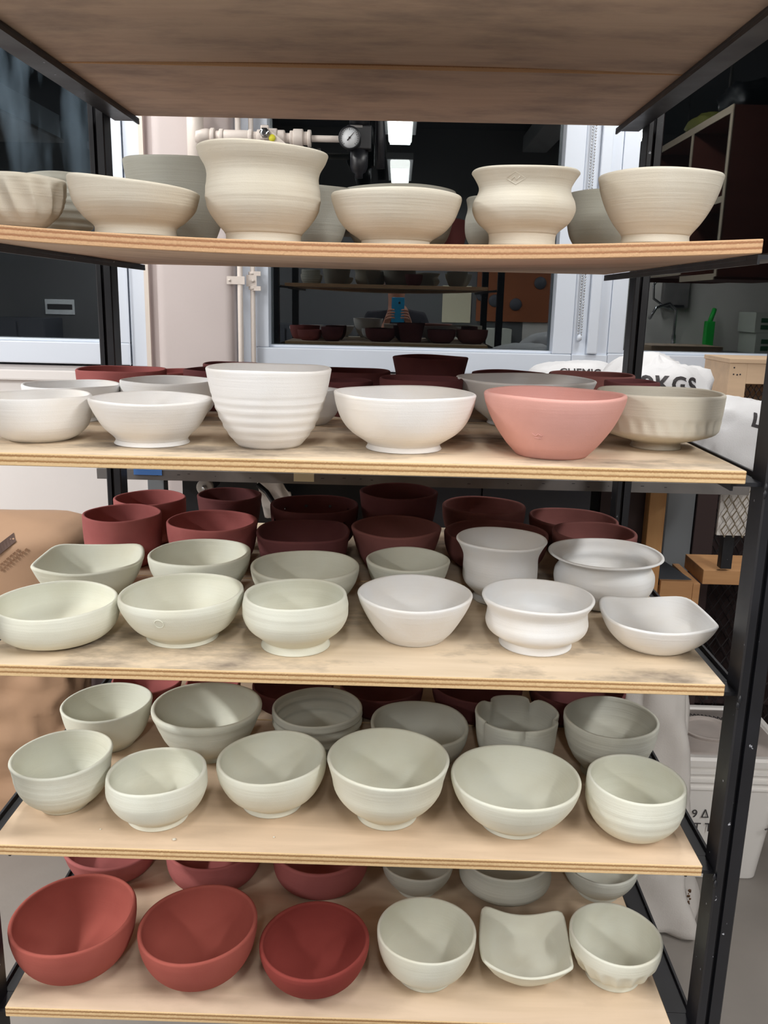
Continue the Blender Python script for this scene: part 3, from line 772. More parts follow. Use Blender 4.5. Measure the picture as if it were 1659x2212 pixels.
pot('3j', PR['flare'], 'greige', 'small grey bowl behind the white conical bowl', wall=.006)
pot('3k', [(0,.58),(.05,.56),(.09,.50),(.13,.56),(.3,.78),(.5,.81),(.72,.81),(.87,.89),(1,1)], 'bluewhite', 'white bell shaped vase with flared lip ' + S3, name='vase', cat='vase', foot=.09, wall=.005)
pot('3l', [(0,.55),(.1,.66),(.35,.82),(.6,.84),(.76,.77),(.86,.80),(.95,.94),(1,1)], 'bluewhite', 'white pot with a very wide flat flange rim ' + S3, name='pot', cat='pot', wall=.005)
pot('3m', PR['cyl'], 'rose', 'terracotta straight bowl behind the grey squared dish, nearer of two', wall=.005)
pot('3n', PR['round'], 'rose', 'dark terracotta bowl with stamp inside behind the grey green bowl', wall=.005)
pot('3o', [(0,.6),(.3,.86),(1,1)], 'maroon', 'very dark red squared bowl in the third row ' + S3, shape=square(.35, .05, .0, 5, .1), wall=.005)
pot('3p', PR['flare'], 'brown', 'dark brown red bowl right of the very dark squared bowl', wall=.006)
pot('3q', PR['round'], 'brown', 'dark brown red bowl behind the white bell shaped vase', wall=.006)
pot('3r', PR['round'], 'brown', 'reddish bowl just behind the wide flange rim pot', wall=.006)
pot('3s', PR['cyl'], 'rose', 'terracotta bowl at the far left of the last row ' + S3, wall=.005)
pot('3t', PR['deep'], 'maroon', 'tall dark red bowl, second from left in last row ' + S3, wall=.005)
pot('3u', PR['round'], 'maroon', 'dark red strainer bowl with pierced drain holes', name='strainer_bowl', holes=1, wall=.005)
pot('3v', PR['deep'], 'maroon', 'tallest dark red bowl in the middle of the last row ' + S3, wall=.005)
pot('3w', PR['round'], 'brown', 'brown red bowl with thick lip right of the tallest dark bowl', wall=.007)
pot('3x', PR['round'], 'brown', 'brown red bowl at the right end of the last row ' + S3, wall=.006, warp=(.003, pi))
# ---- fourth shelf
pot('4a', [(0,.47),(.07,.52),(.25,.74),(.5,.89),(.8,.945),(.92,.97),(1,1)], 'greige', 'pale bowl with a turned out lip, leftmost in front row ' + S4, rings=(.00015, 8), warp=(.004, 0))
pot('4b', [(0,.63),(.07,.61),(.12,.63),(.3,.86),(.6,1.01),(.8,1.02),(1,1)], 'palegreen', 'small round pale bowl, second from left in front row ' + S4, foot=.09, warp=(.003, 0), wall=.0052)
pot('4c', [(0,.56),(.08,.53),(.12,.56),(.3,.79),(.6,.95),(.85,1),(1,.99)], 'palegreen', 'pale footed bowl, third from left in front row ' + S4, foot=.09, warp=(.003, 0), wall=.0052)
pot('4d', [(0,.50),(.08,.48),(.13,.52),(.3,.73),(.5,.87),(.7,.915),(.9,.97),(1,1)], 'palegreen', 'deep pale bowl with flared lip in the middle front ' + S4, foot=.09, wall=.0052)
pot('4e', [(0,.52),(.06,.50),(.1,.52),(.3,.74),(.6,.91),(.85,.985),(1,1)], 'palegreen', 'widest pale open bowl in the front row ' + S4, foot=.07, wall=.0052)
pot('4f', [(0,.56),(.1,.72),(.3,.90),(.55,.99),(.8,1),(1,.985)], 'palegreen', 'pale bowl with turned ridges, front right end ' + S4, rings=(.0003, 6), ringband=(.25, .8), warp=(.002, pi))
pot('4g', PR['deep'], 'greige', 'thin lipped grey bowl at the left end of second row ' + S4, warp=(.003, 0))
pot('4h', [(0,.52),(.07,.50),(.3,.74),(.6,.88),(.8,.95),(.88,.985),(1,1)], 'greige', 'big grey bowl with a thick rim, second row left ' + S4, wall=.0075)
pot('4i', PR['round'], 'grey', 'grey bowl with stepped ridges below the rim ' + S4, rings=(.0016, 5), ringband=(.3, .9))
pot('4j', [(0,.55),(.2,.78),(.6,.95),(1,1)], 'grey', 'rounded square grey bowl behind the deep pale bowl', shape=square(.28, .1, 0, 4), wall=.006)
pot('4k', [(0,.62),(.2,.82),(.5,.93),(.8,.97),(1,1)], 'grey', 'grey flower shaped bowl with folded lobed rim', shape=flower(5, .17, -pi/2-pi/5+.1), wob=.002, wall=.005)
pot('4l', PR['foot'], 'grey', 'grey bowl at the right end of second row ' + S4, rings=(.0002, 7))
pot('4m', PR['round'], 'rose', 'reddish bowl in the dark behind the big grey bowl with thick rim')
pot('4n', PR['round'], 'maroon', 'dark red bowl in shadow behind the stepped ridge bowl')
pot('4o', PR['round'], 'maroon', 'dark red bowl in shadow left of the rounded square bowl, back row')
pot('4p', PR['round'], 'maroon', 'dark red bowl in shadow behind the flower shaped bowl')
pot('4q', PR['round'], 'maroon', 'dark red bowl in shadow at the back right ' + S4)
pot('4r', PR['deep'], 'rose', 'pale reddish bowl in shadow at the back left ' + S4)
# ---- lowest shelf
pot('5a', [(0,.44),(.08,.58),(.25,.78),(.5,.92),(.8,.99),(1,1)], 'terracotta', 'large terracotta red bowl at the left end ' + S5, wall=.006, warp=(.005, .3))
pot('5b', [(0,.46),(.08,.58),(.25,.78),(.5,.92),(.8,.99),(1,1)], 'terracotta', 'terracotta red bowl between the two other red front bowls', wall=.006, warp=(.004, .3))
pot('5c', [(0,.47),(.1,.62),(.3,.82),(.6,.95),(.85,1),(1,1)], 'terradark', 'deepest red bowl, third from left in front ' + S5, wall=.006, warp=(.003, .5))
pot('5d', [(0,.60),(.06,.57),(.12,.60),(.3,.82),(.55,.94),(.8,.99),(1,1)], 'palegreen', 'pale footed bowl right of the red bowls ' + S5, foot=.08)
pot('5e', [(0,.50),(.1,.58),(.4,.76),(.7,.88),(1,1)], 'palegreen', 'pale square dish with four pulled corners ' + S5, shape=square(.85, -.06, .016, 9, .05, .004), name='square_dish', cat='dish', wob=.002, wall=.0045)
pot('5f', [(0,.60),(.06,.58),(.14,.60),(.3,.80),(.55,.94),(.8,.99),(1,1)], 'palegreen', 'pale bowl with carved flutes at the right end ' + S5, foot=.10, flutes=(17, .0050, 1.2, .12, .70), warp=(.002, pi))
pot('5g', [(0,.62),(.15,.78),(.5,.90),(.8,.96),(1,1)], 'rose', 'rose red bowl at left of the rear row ' + S5, wall=.007)
pot('5h', PR['cyl'], 'rose', 'red straight bowl, second from left in rear row ' + S5, wall=.006)
pot('5i', PR['cyl'], 'rose', 'red low bowl, third from left in rear row ' + S5, wall=.007)
pot('5j', PR['foot'], 'grey', 'small grey bowl right of the rear red bowls ' + S5)
pot('5k', [(0,.56),(.12,.74),(.35,.98),(.5,1.02),(.75,.98),(1,1)], 'grey', 'grey bulging bowl in the middle right of the rear row ' + S5)
pot('5l', PR['foot'], 'grey', 'grey bowl at the right end of the rear row ' + S5)

def stamp(key, th, hfrac, pts_list, R_at, w=.0007, mt=None):
    """maker's mark: thin raised line pattern standing on the outer wall of a pot"""
    X, Y, Z, R, H, rf = G[key]
    par = [o for o in col.objects if o.type == 'MESH' and o.parent is None and o.name.split('.')[0] in ('bowl', 'vase') and (o.location - Vector((X, Y, Z))).length < 1e-4][0]
    q = MB()
    for line in pts_list:
        P3 = []
        for u, v in line:
            h = hfrac*H + v; r = R_at(h/H)*R + .0002; a = th + u/r
            P3.append((r*cos(a), r*sin(a), h))
        q.tube(P3, w, 6)
    o = q.build('stamp', par.data.materials[0]); o.parent = par
pe = [(0,.615),(.10,.60),(.20,.635),(.33,.83),(.48,.93),(.60,.915),(.70,.85),(.78,.83),(.88,.89),(1,1)]
stamp('1e', -pi/2-.32, .84, [[(-.011, 0), (0, .0065), (.011, 0), (0, -.0065), (-.011, 0)], [(-.005, -.002), (-.001, .002), (.001, -.002), (.005, .002)]], lambda t: catmull(pe, t))
pc = [(0,.50),(.05,.54),(.2,.66),(.5,.84),(.8,.96),(1,1)]
stamp('2e', -pi/2-.42, .42, [[(-.006, .002), (-.002, -.001), (.001, .002), (.006, -.001)], [(-.004, -.003), (.004, -.004)]], lambda t: catmull(pc, t))
pb = [(0,.585),(.08,.57),(.13,.60),(.3,.78),(.6,.93),(.85,1),(1,.99)]
stamp('3b', -pi/2-.12, .72, [[(.006*cos(a*.5), .006*sin(a*.5)) for a in range(14)]], lambda t: catmull(pb, t), .0005)

for k, (x, y, s) in enumerate([(.240, .022, .0030), (.135, .040, .0016), (.372, .034, .0018)]):
    q = MB(); q.lathe([(s*.7, 0), (s, s*.2), (s*.6, s*.5)], 9)
    tag(q.build('clay_crumb', M['cream'], None, (x, y, .8057)), ['larger cream clay crumb by the front edge ' + S4, 'tiny cream clay crumb left of the small round bowl ' + S4, 'tiny cream clay crumb in front of the third bowl ' + S4][k], 'clay crumb', 'clay crumbs on the fourth pot shelf')

# ------------------------------------------------------------------ pipework on the pilaster
def pipe_thing(name, label, cat, loc):
    t = empty(name, loc); tag(t, label, cat); return t
for i, (x, y, lab) in enumerate([(.0245, RY-.075, 'thin cream painted vertical pipe beside the pilaster, left of the pair'), (.060, RY-.05, 'thin cream painted vertical pipe nearest the middle window')]):
    t = pipe_thing('wall_pipe', lab, 'pipe', (x, y, 0)); t['group'] = 'thin vertical wall pipes'
    q = MB(); q.tube([(x, y, 0.0), (x, y, 2.62)], .0085 if i == 0 else .0078, 14); q.build('pipe_run', M['pipe'], t)
    if i == 0:
        q = MB(); q.box(x-.040, x+.016, y-.0100, y-.0086, 1.555, 1.579, bev=.0006); q.lathe([(.004, -.003), (.004, 0)], 8, o=(x-.031, y-.0102, 1.567), axis='y'); q.build('clamp', M['pipe'], t)
    else:
        q = MB()
        for zz in (1.545, 1.590): q.lathe([(.0135, zz-.005), (.0135, zz+.005)], 14, o=(x, y, 0)); q.box(x-.002, x+.027, y-.012, y-.006, zz-.008, zz+.006, bev=.001)
        q.box(x-.018, x+.014, y-.0125, y-.010, 1.55, 1.585); q.lathe([(.005, -.004), (.005, 0)], 8, o=(x+.003, y-.0125, 1.567), axis='y')
        q.build('clamp', M['pipe'], t)
PY = 1.745
t = pipe_thing('air_line', 'cream painted air pipe with elbow, couplings and brass valve running to the gauge', 'pipe', (-.09, PY, 1.9))
q = MB(); q.tube([(-.092, PY, 1.86), (-.092, PY, 2.60)], .0185, 20); q.build('riser', M['pipe'], t)
q = MB()
for a, b, r in [(1.885, 1.905, .026), (2.030, 2.048, .028), (1.905, 2.03, .0225)]: q.lathe([(r, a), (r+.002, a+.003), (r+.002, b-.003), (r, b)], 20, o=(-.092, PY, 0))
q.build('tee_fitting', M['pipe'], t)
def hpipe(nm, segs, m='pipe'):
    q = MB()
    for a, b, r in segs: q.lathe([(r*.96, a), (r, a+.002), (r, b-.002), (r*.96, b)], 20, o=(0, PY, 1.975), axis='x')
    return q.build(nm, M[m], t)
q = MB(); q.tube([(-.086, PY-.004, 1.955), (-.078, PY-.004, 1.972), (-.060, PY, 1.9755), (-.045, PY, 1.975)], .021, 18, radii=[.02, .025, .022, .020]); q.build('elbow', M['pipe'], t)
hpipe('coupling', [(-.046, -.034, .024), (-.020, -.008, .022), (-.008, .070, .0195), (.066, .078, .022)])
hpipe('pipe_run', [(-.034, .10, .0165), (.10, .25, .014), (.25, .345, .0095)])
hpipe('valve_body', [(.092, .112, .022), (.112, .150, .026), (.150, .172, .022)])
hpipe('union', [(.188, .198, .021), (.198, .226, .026), (.226, .240, .019), (.240, .250, .024)])
q = MB(); q.lathe([(.006, -.045), (.014, -.045), (.014, -.034), (.010, -.034), (.010, -.02)], 6, o=(.118, PY, 1.982), axis='y'); b = q.build('valve_nut', M['chrome'], t)
q = MB(); q.box(.105, .130, PY-.034, PY-.028, 1.965, 2.004, bev=.004)
q.add([(.126, PY-.037, 1.995), (.134, PY-.037, 1.99), (.185, PY-.037, 1.95), (.150, PY-.037, 1.95), (.126, PY-.031, 1.995), (.134, PY-.031, 1.99), (.185, PY-.031, 1.95), (.150, PY-.031, 1.95)],
      [(0,1,2,3), (7,6,5,4), (0,4,5,1), (1,5,6,2), (2,6,7,3), (3,7,4,0)]); q.build('valve_handle', M['pipe'], t)
q = MB(); q.lathe([(.001, -.0405), (.010, -.040), (.010, -.0374)], 12, o=(.140, PY, 1.968), axis='y'); tag(q.build('tag', M['yellow'], t), 'yellow tag')
# regulator with gauge
g = pipe_thing('air_regulator', 'black air regulator with round white pressure gauge on the air pipe', 'regulator', (.39, PY, 1.95))
q = MB(); q.box(.356, .428, PY-.022, PY+.022, 1.945, 2.012, bev=.004); q.lathe([(.030, 2.012), (.030, 2.05), (.026, 2.08)], 20, o=(.392, PY, 0)); q.build('regulator_body', M['blackp'], g)
q = MB(); q.lathe([(.027, 1.945), (.026, 1.90), (.020, 1.885), (.012, 1.880), (.012, 1.868)], 18, o=(.392, PY, 0)); q.build('filter_bowl', M['blackp'], g)
q = MB(); q.box(.366, .402, PY-.0232, PY-.0222, 2.022-.03+.012, 2.0105); q.build('label_plate', M['steel'], g)
GX, GZ = .366, 1.972
q = MB(); q.lathe([(.0275, -.028), (.0315, -.028), (.0330, -.045), (.0305, -.050), (.0285, -.050), (.0285, -.0445)], 28, o=(GX, PY, GZ), axis='y'); gb = q.build('gauge_rim', M['blackp'], g)
q = MB(); q.lathe([(.0285, -.044), (.0284, -.0453)], 28, o=(GX, PY, GZ), axis='y'); gf = q.build('gauge_face', M['gaugeface'], g)
q = MB()
for k in range(21):
    a = -pi/4 + k*(1.5*pi)/20; r0 = .0205 if k % 5 == 0 else .0228
    c_, s_ = cos(a), sin(a); w = .0006
    q.add([(GX+c_*r0-s_*w, PY-.0456, GZ+s_*r0+c_*w), (GX+c_*r0+s_*w, PY-.0456, GZ+s_*r0-c_*w), (GX+c_*.0255+s_*w, PY-.0456, GZ+s_*.0255-c_*w), (GX+c_*.0255-s_*w, PY-.0456, GZ+s_*.0255+c_*w)], [(0,1,2,3)])
o = q.build('tick_marks', M['ink'], gf); o['kind'] = 'stuff'
q = MB(); a = .85; q.tube([(GX-.010*cos(a), PY-.0468, GZ-.010*sin(a)), (GX+.020*cos(a), PY-.0468, GZ+.020*sin(a))], .001, 6, radii=[.0018, .0006]); q.lathe([(.003, -.0480), (.003, -.0458)], 10, o=(GX, PY, GZ), axis='y'); q.build('needle', M['ink'], gf)
# cord hanging behind the regulator
q = MB(); q.tube([(.44, PY+.03, 2.6), (.445, PY+.03, 2.2), (.452, PY+.03, 1.99), (.455, PY+.03, 1.90)], .006, 10, radii=[.004, .004, .016, .014])
tag(q.build('hanging_lead', M['blackp']), 'black lead with a thick plug end hanging before the middle window', 'lead')

# blind chains: beaded loops
def chain(x, y, z0, z1, label, bead=.0030, step=.0085, loopw=.012):
    q = MB(); n = int((z1-z0)/step)
    for s_ in (-1, 1):
        for k in range(n):
            z = z0 + k*step + (0 if s_ < 0 else step/2)
            q.lathe([(.0006, -bead), (bead, -bead*.3), (bead, bead*.3), (.0006, bead)], 6, o=(x + s_*loopw/2, y, z))
        q.tube([(x+s_*loopw/2, y, z0), (x+s_*loopw/2, y, z1)], .0007, 4)
    t = empty('blind_chain', (x, y, z0)); tag(t, label, 'blind chain')
    o = q.build('beads', M['chrome'], t); o['kind'] = 'stuff'
    q = MB(); q.lathe([(.002, -.012), (.008, -.008), (.008, .004), (.003, .010)], 10, o=(x, y, z0-.004)); q.build('tensioner', M['wframe'], t)
chain(1.098, RY-.036, 1.42, 2.6, 'beaded metal blind chain looped down the white frame right of the middle window', loopw=.010)
chain(-.392, RY-.036, 1.75, 2.6, 'faint beaded blind chain on the white frame left of the pilaster', bead=.0014, step=.012, loopw=.003)

# ------------------------------------------------------------------ worktop behind the rack and what stands on and under it
CT = 1.156
t = empty('worktop', (.58, 1.15, 1.1)); tag(t, 'long table with a grey metal edge running behind the rack', 'table')
q = MB(); q.box(-.109, 1.268, .8015, 1.50, CT-.0215, CT-.0005, bev=.001); q.build('table_top', M['steel'], t)
q = MB(); q.box(-.109, 1.268, .7995, .8012, CT-.0225, CT-.0003); eb = q.build('metal_edge', M['steel'], t)
q = MB(); random.seed(3)
for x in [(-.03 + k*.028) for k in range(44)]:
    if random.random() < .55: 
        x += random.uniform(-.008, .008); z = CT - random.uniform(.007, .014); q.box(x, x+random.uniform(.002, .007), .7986, .7994, z, z+.0012)
o = q.build('ink_marks', M['ink'], eb); o['kind'] = 'stuff'
tag(one_box('blue_tape', M['blue'], (-.030, .030, .7974, .7984, CT-.0115, CT+.0005)), 'strip of blue tape on the grey metal table edge', 'tape')
tag(one_box('masking_tape', M['tape'], (.309, .352, .7972, .7983, CT-.0170, CT+.0005)), 'torn cream masking tape on the grey metal table edge', 'tape')
for nm, b, m in [('leg', (1.140, 1.180, 1.06, 1.10, .0, CT-.023), 'pine'), ('leg', (-.075, -.035, 1.05, 1.09, 0, CT-.023), 'greypanel'), ('leg', (1.20, 1.24, 1.46, 1.495, 0, CT-.023), 'pine')]:
    one_box(nm, M[m], b, t, bev=.002)

# cabinets below the table
def cabinet(label, b, m, doors, group='cupboards below the table'):
    x0, x1, y0, y1, z0, z1 = b
    t = empty('cupboard', ((x0+x1)/2, (y0+y1)/2, z0)); tag(t, label, 'cupboard', group)
    q = MB(); q.box(x0, x1, y0+.012, y1, z0, z1, bev=.002); q.build('carcass', M[m], t)
    n = doors; w = (x1-x0)/n
    for k in range(n):
        q = MB(); q.box(x0+k*w+.002, x0+(k+1)*w-.002, y0, y0+.0115, z0+.01, z1-.004, bev=.001); d = q.build('door', M[m], t)
        q = MB(); q.tube([(x0+(k+.85)*w, y0-.004, z1-.18), (x0+(k+.85)*w, y0-.016, z1-.17), (x0+(k+.85)*w, y0-.016, z1-.10), (x0+(k+.85)*w, y0-.004, z1-.09)], .004, 8); q.build('handle', M['blackp'], d)
cabinet('dark grey cupboard under the middle of the table', (.47, .99, 1.02, 1.40, 0, 1.13), 'darkgrey', 2)
cabinet('near black cupboard under the left of the table', (.00, .46, 1.08, 1.40, 0, 1.13), 'blackp', 1)
cabinet('dark brown cupboard end behind the pale wooden leg', (1.03, 1.170, 1.105, 1.37, 0, 1.13), 'darkbrown', 1)
tag(one_box('grey_panel', M['greypanel'], (1.286, 1.362, 1.380, 1.395, 0, 1.13), bev=.002), 'upright light grey panel right of the pale wooden leg', 'panel')
tag(one_box('brown_panel', M['darkbrown'], (1.364, 1.420, 1.370, 1.383, 0, 1.13), bev=.002), 'upright dark brown panel right of the grey panel', 'panel')
r = empty('roller', (.087, .95, 1.089)); tag(r, 'small round white roller with a bolt under the table, behind terracotta bowls', 'roller')
q = MB(); q.lathe([(.0165, -.008), (.019, -.006), (.019, .006), (.0165, .008)], 20, o=(.087, .95, 1.089), axis='y'); q.build('wheel', M['mortar'], r)
q = MB(); q.lathe([(.006, -.012), (.006, -.0085)], 6, o=(.087, .95, 1.089), axis='y'); q.build('bolt', M['chrome'], r)
q = MB(); q.box(.075, .099, .9585, 1.06, 1.075, 1.125); q.build('bracket', M['darkgrey'], r)
q = MB(); q.tube([(.21, .94, 1.10), (.232, .93, 1.085), (.25, .90, 1.07), (.262, .90, 1.05), (.285, .90, 1.068), (.32, .92, 1.075), (.36, .95, 1.07)], .006, 10)
tag(q.build('hose', M['blackp']), 'black hose curling under the table behind the strainer bowl', 'hose')
def crumple(name, m, fn, nu, nv, parent=None, thick=.0015):
    q = MB(); vs = [fn(i/nu, j/nv) for j in range(nv+1) for i in range(nu+1)]
    q.add(vs, [(j*(nu+1)+i, j*(nu+1)+i+1, (j+1)*(nu+1)+i+1, (j+1)*(nu+1)+i) for j in range(nv) for i in range(nu)], 0, True)
    o = q.build(name, m, parent); md = o.modifiers.new('t', 'SOLIDIFY'); md.thickness = thick; return o
tag(crumple('rag', M['canvas'], lambda u, v: (.195+.085*u+.02*v, .985+.03*v+.012*noise.noise((u*4, v*4, 1)), 1.125-.12*v-.05*u*u+.012*noise.noise((u*5, v*5, 3))), 14, 14), 'pale rag hanging under the table behind the dark red bowls', 'cloth')

# soft lumpy sacks
def soft(name, m, c, size, seed, amp=.10, fr=2.2, nu=56, nv=30, parent=None, e1=.55, e2=.6, shear=(0, 0), fine=.02, zprof=None, flat=True):
    cx, cy, cz = c; sx, sy, sz = size
    P_ = lambda w, p: math.copysign(abs(w)**p, w)
    q = MB(); vs = []
    for j in range(nv+1):
        ph = -pi/2 + pi*j/nv
        for i in range(nu):
            th = 2*pi*i/nu
            x = P_(cos(ph), e1)*P_(cos(th), e2); y = P_(cos(ph), e1)*P_(sin(th), e2); z = P_(sin(ph), e1)
            n1 = noise.noise((x*fr+seed, y*fr, z*fr)); n2 = abs(noise.noise((x*fr*3+seed, y*fr*3+2, z*fr*2.2)))
            k = 1 + amp*n1 - fine*3*n2
            zz = z*k
            if flat and zz < -.93: zz = -.93
            s_ = zprof((zz+1)/2) if zprof else 1
            vs.append((cx + x*k*s_*sx + shear[0]*zz, cy + y*k*s_*sy + shear[1]*zz, cz + zz*sz))
    q.add(vs, [(j*nu+i, j*nu+(i+1)%nu, (j+1)*nu+(i+1)%nu, (j+1)*nu+i) for j in range(nv) for i in range(nu)], 0, True)
    return q.build(name, m, parent)
def zfit(c, size): return c[2] - .93*size[2]

# white sacks on the table, text printed on their sides
s1 = empty('white_sack', (1.14, 1.12, CT)); tag(s1, 'white plastic sack printed in dark letters on the table, propped beside the wooden crate', 'sack', 'white sacks behind the rack')
a1 = soft('sack_body', M['sack'], (1.118, 1.10, CT+.120), (.145, .11, .122), 4.2, .22, 1.5, parent=s1, e1=.8, e2=.75, shear=(.03, .03), fine=.045)
text_part('printed_text', '0KGS', .052, M['ink'], s1, Matrix.Translation((1.083, .86, CT+.190)) @ Matrix.Rotation(.03, 4, 'Y') @ Matrix.Rotation(pi/2, 4, 'X'), onto=a1, direction=(0, 1, -.12), space=1.1, bold=.03)
s2 = empty('white_sack', (1.28, 1.0, CT)); tag(s2, 'white plastic sack slumped low on the table end, beside the right front post', 'sack', 'white sacks behind the rack')
a2 = soft('sack_body', M['sack'], (1.285, .905, CT+.084), (.125, .085, .090), 9.1, .14, 1.6, parent=s2, e1=.7, e2=.65, fine=.04)
text_part('printed_text', 'LIAIN', .045, M['ink'], s2, Matrix.Translation((1.262, .80, CT+.128)) @ Matrix.Rotation(.25, 4, 'Y') @ Matrix.Rotation(pi/2, 4, 'X'), onto=a2, direction=(0, 1, -.3), space=1.2, bold=.03)
s3 = empty('white_sack', (.99, 1.36, CT)); tag(s3, 'white plastic sack with small dark lettering behind the right rear post', 'sack', 'white sacks behind the rack')
a3 = soft('sack_body', M['sack'], (1.00, 1.38, CT+.104), (.14, .09, .110), 2.7, .08, 1.6, parent=s3, e1=.6, e2=.6)
text_part('printed_text', 'CHEMICAL', .03, M['ink'], s3, Matrix.Translation((.945, 1.2, CT+.188)) @ Matrix.Rotation(pi/2, 4, 'X'), onto=a3, direction=(0, 1, -.1), space=1.0)

# expanded-metal panel
def diamond(name, x0, x1, z0, z1, y, dw, dh, w, m, parent, dx=0):
    q = MB(); k = int(math.ceil((x1-x0)/dw)); n = int(math.ceil((z1-z0)/dh))
    for i in range(k):
        for j in range(n):
            cx, cz = x0+(i+.5)*dw, z0+(j+.5)*dh
            if cx+dw*.5 > x1+1e-6 or cz+dh*.5 > z1+1e-6: continue
            P4 = [(cx, cz+dh/2), (cx+dw/2, cz), (cx, cz-dh/2), (cx-dw/2, cz)]
            for a in range(4):
                (ax, az), (bx, bz) = P4[a], P4[(a+1)%4]
                L_ = math.hypot(bx-ax, bz-az); nx_, nz_ = -(bz-az)/L_*w, (bx-ax)/L_*w
                q.add([(ax, y, az), (bx, y, bz), (bx-nx_, y-.002, bz-nz_), (ax-nx_, y-.002, az-nz_)], [(0,1,2,3)])
    o = q.build(name, m, parent); o['kind'] = 'stuff'
    md = o.modifiers.new('t', 'SOLIDIFY'); md.thickness = .0012
    return o
cage = empty('wire_cage', (1.7, 1.55, 0)); tag(cage, 'wood framed storage cage with dark expanded metal sides standing right of the table', 'cage')
for nm, b in [('frame_post', (1.352, 1.386, 1.40, 1.44, 0, CT)), ('frame_post', (2.16, 2.20, 1.40, 1.44, 0, CT)), ('frame_post', (1.352, 1.386, 1.66, 1.70, 0, CT)), ('frame_post', (2.16, 2.20, 1.66, 1.70, 0, CT))]:
    one_box(nm, M['black'], b, cage, bev=.001)
one_box('cage_top', M['pineh'], (1.345, 2.21, 1.39, 1.71, CT+.001, CT+.02), cage, bev=.001)
one_box('bottom_board', M['pineh'], (1.387, 2.159, 1.385, 1.415, .02, .08), cage, bev=.001)
diamond('mesh_panel', 1.387, 2.158, .10, CT-.01, 1.415, .036, .060, .0022, M['meshdark'], cage)
diamond('mesh_panel', 1.387, 2.158, .10, CT-.01, 1.680, .036, .060, .0022, M['meshdark'], cage)
one_box('back_board', M['darkbrown'], (1.345, 2.21, 1.702, 1.71, .1, CT), cage)
for k, zz in enumerate((.35, .75)): one_box('inner_shelf', M['darkbrown'], (1.387, 2.158, 1.45, 1.65, zz, zz+.015), cage)
lm = empty('mesh_offcut', (1.31, .96, .94)); tag(lm, 'small pale expanded metal screen hanging from the right end of the table', 'screen')
diamond('mesh_panel', 1.277, 1.360, 1.000, 1.133, .955, .0205, .033, .0016, M['mesh'], lm)
one_box('backing_board', M['canvas'], (1.277, 1.360, .975, .983, 1.000, 1.133), lm)
tag(one_box('black_bar', M['black'], (1.318, 1.345, 1.035, 1.06, .90, 1.130), bev=.002), 'thin black upright bar beside the pale expanded metal screen', 'bar')

# wooden stand with slate-grey top, right of the rack
st = empty('wooden_stand', (1.24, 1.03, 0)); tag(st, 'low wooden stand with slate grey top beside the rack, under the wood plank', 'stand')
q = MB(); q.add([(1.183,1.065,.845),(1.262,1.065,.845),(1.240,1.23,.845),(1.183,1.23,.845),(1.183,1.065,.862),(1.262,1.065,.862),(1.240,1.23,.862),(1.183,1.23,.862)], [(0,3,2,1),(4,5,6,7),(0,1,5,4),(1,2,6,5),(2,3,7,6),(3,0,4,7)]); q.build('stand_top', M['slate'], st)
one_box('apron', M['pineh'], (1.183, 1.262, 1.050, 1.064, .812, .861), st, bev=.001)
one_box('side_board', M['pineh'], (1.2625, 1.2800, 1.050, 1.22, .77, .856), st, bev=.001)
one_box('leg', M['pine'], (1.244, 1.262, 1.065, 1.08, 0, .8445), st); one_box('leg', M['pine'], (1.183, 1.198, 1.105, 1.12, 0, .8445), st); one_box('leg', M['pine'], (1.183, 1.20, 1.21, 1.228, 0, .8445), st)
pl = empty('bench', (1.5, 1.11, 0)); tag(pl, 'pale wooden bench top running behind the right front post at mid height', 'bench')
one_box('bench_top', M['pineh'], (1.284, 1.74, 1.05, 1.19, .855, .892), pl, bev=.002)
one_box('leg', M['pine'], (1.70, 1.74, 1.055, 1.09, 0, .8545), pl); one_box('leg', M['pine'], (1.70, 1.74, 1.15, 1.185, 0, .8545), pl)
one_box('leg', M['darkbrown'], (1.70, 1.73, 1.10, 1.14, 0, .8545), pl)

# crate standing on the cage
cr = empty('wooden_crate', (1.55, 1.5, CT+.021)); tag(cr, 'pale plywood crate with a square mesh window, standing behind the slumped white sack', 'crate')
CX0, CX1, CY0, CY1, CZ0, CZ1 = 1.430, 1.68, 1.42, 1.62, CT+.0205, CT+.215
W_ = .048
q = MB(); q.box(CX0, CX0+W_, CY0, CY0+.014, CZ0, CZ1, bev=.001); q.box(CX1-W_, CX1, CY0, CY0+.014, CZ0, CZ1, bev=.001); q.box(CX0+W_, CX1-W_, CY0, CY0+.014, CZ1-.055, CZ1, bev=.0006); q.box(CX0+W_, CX1-W_, CY0, CY0+.014, CZ0, CZ0+.04, bev=.0006); q.build('front_panel', M['palewood'], cr)
one_box('side_panel', M['palewood'], (CX0, CX0+.014, CY0+.0142, CY1, CZ0, CZ1), cr, bev=.0008); one_box('side_panel', M['palewood'], (CX1-.014, CX1, CY0+.0142, CY1, CZ0, CZ1), cr, bev=.0008)
one_box('back_panel', M['palewood'], (CX0+.0142, CX1-.0142, CY1-.014, CY1, CZ0, CZ1), cr); one_box('crate_lid', M['palewood'], (CX0-.003, CX1+.003, CY0-.003, CY1+.003, CZ1+.0002, CZ1+.012), cr, bev=.001)
diamond('mesh_window', CX0+W_, CX1-W_, CZ0+.04, CZ1-.055, CY0+.02, .0155, .024, .0012, M['meshdark'], cr)
q = MB()
for (x, z) in [(.012, .03), (.022, .031), (.03, .03), (.012, .012)]: q.lathe([(.0022, -.0008), (.0022, 0)], 8, o=(CX0+x, CY0-.0002, CZ1-z), axis='y')
q.build('screw_heads', M['ink'], cr)

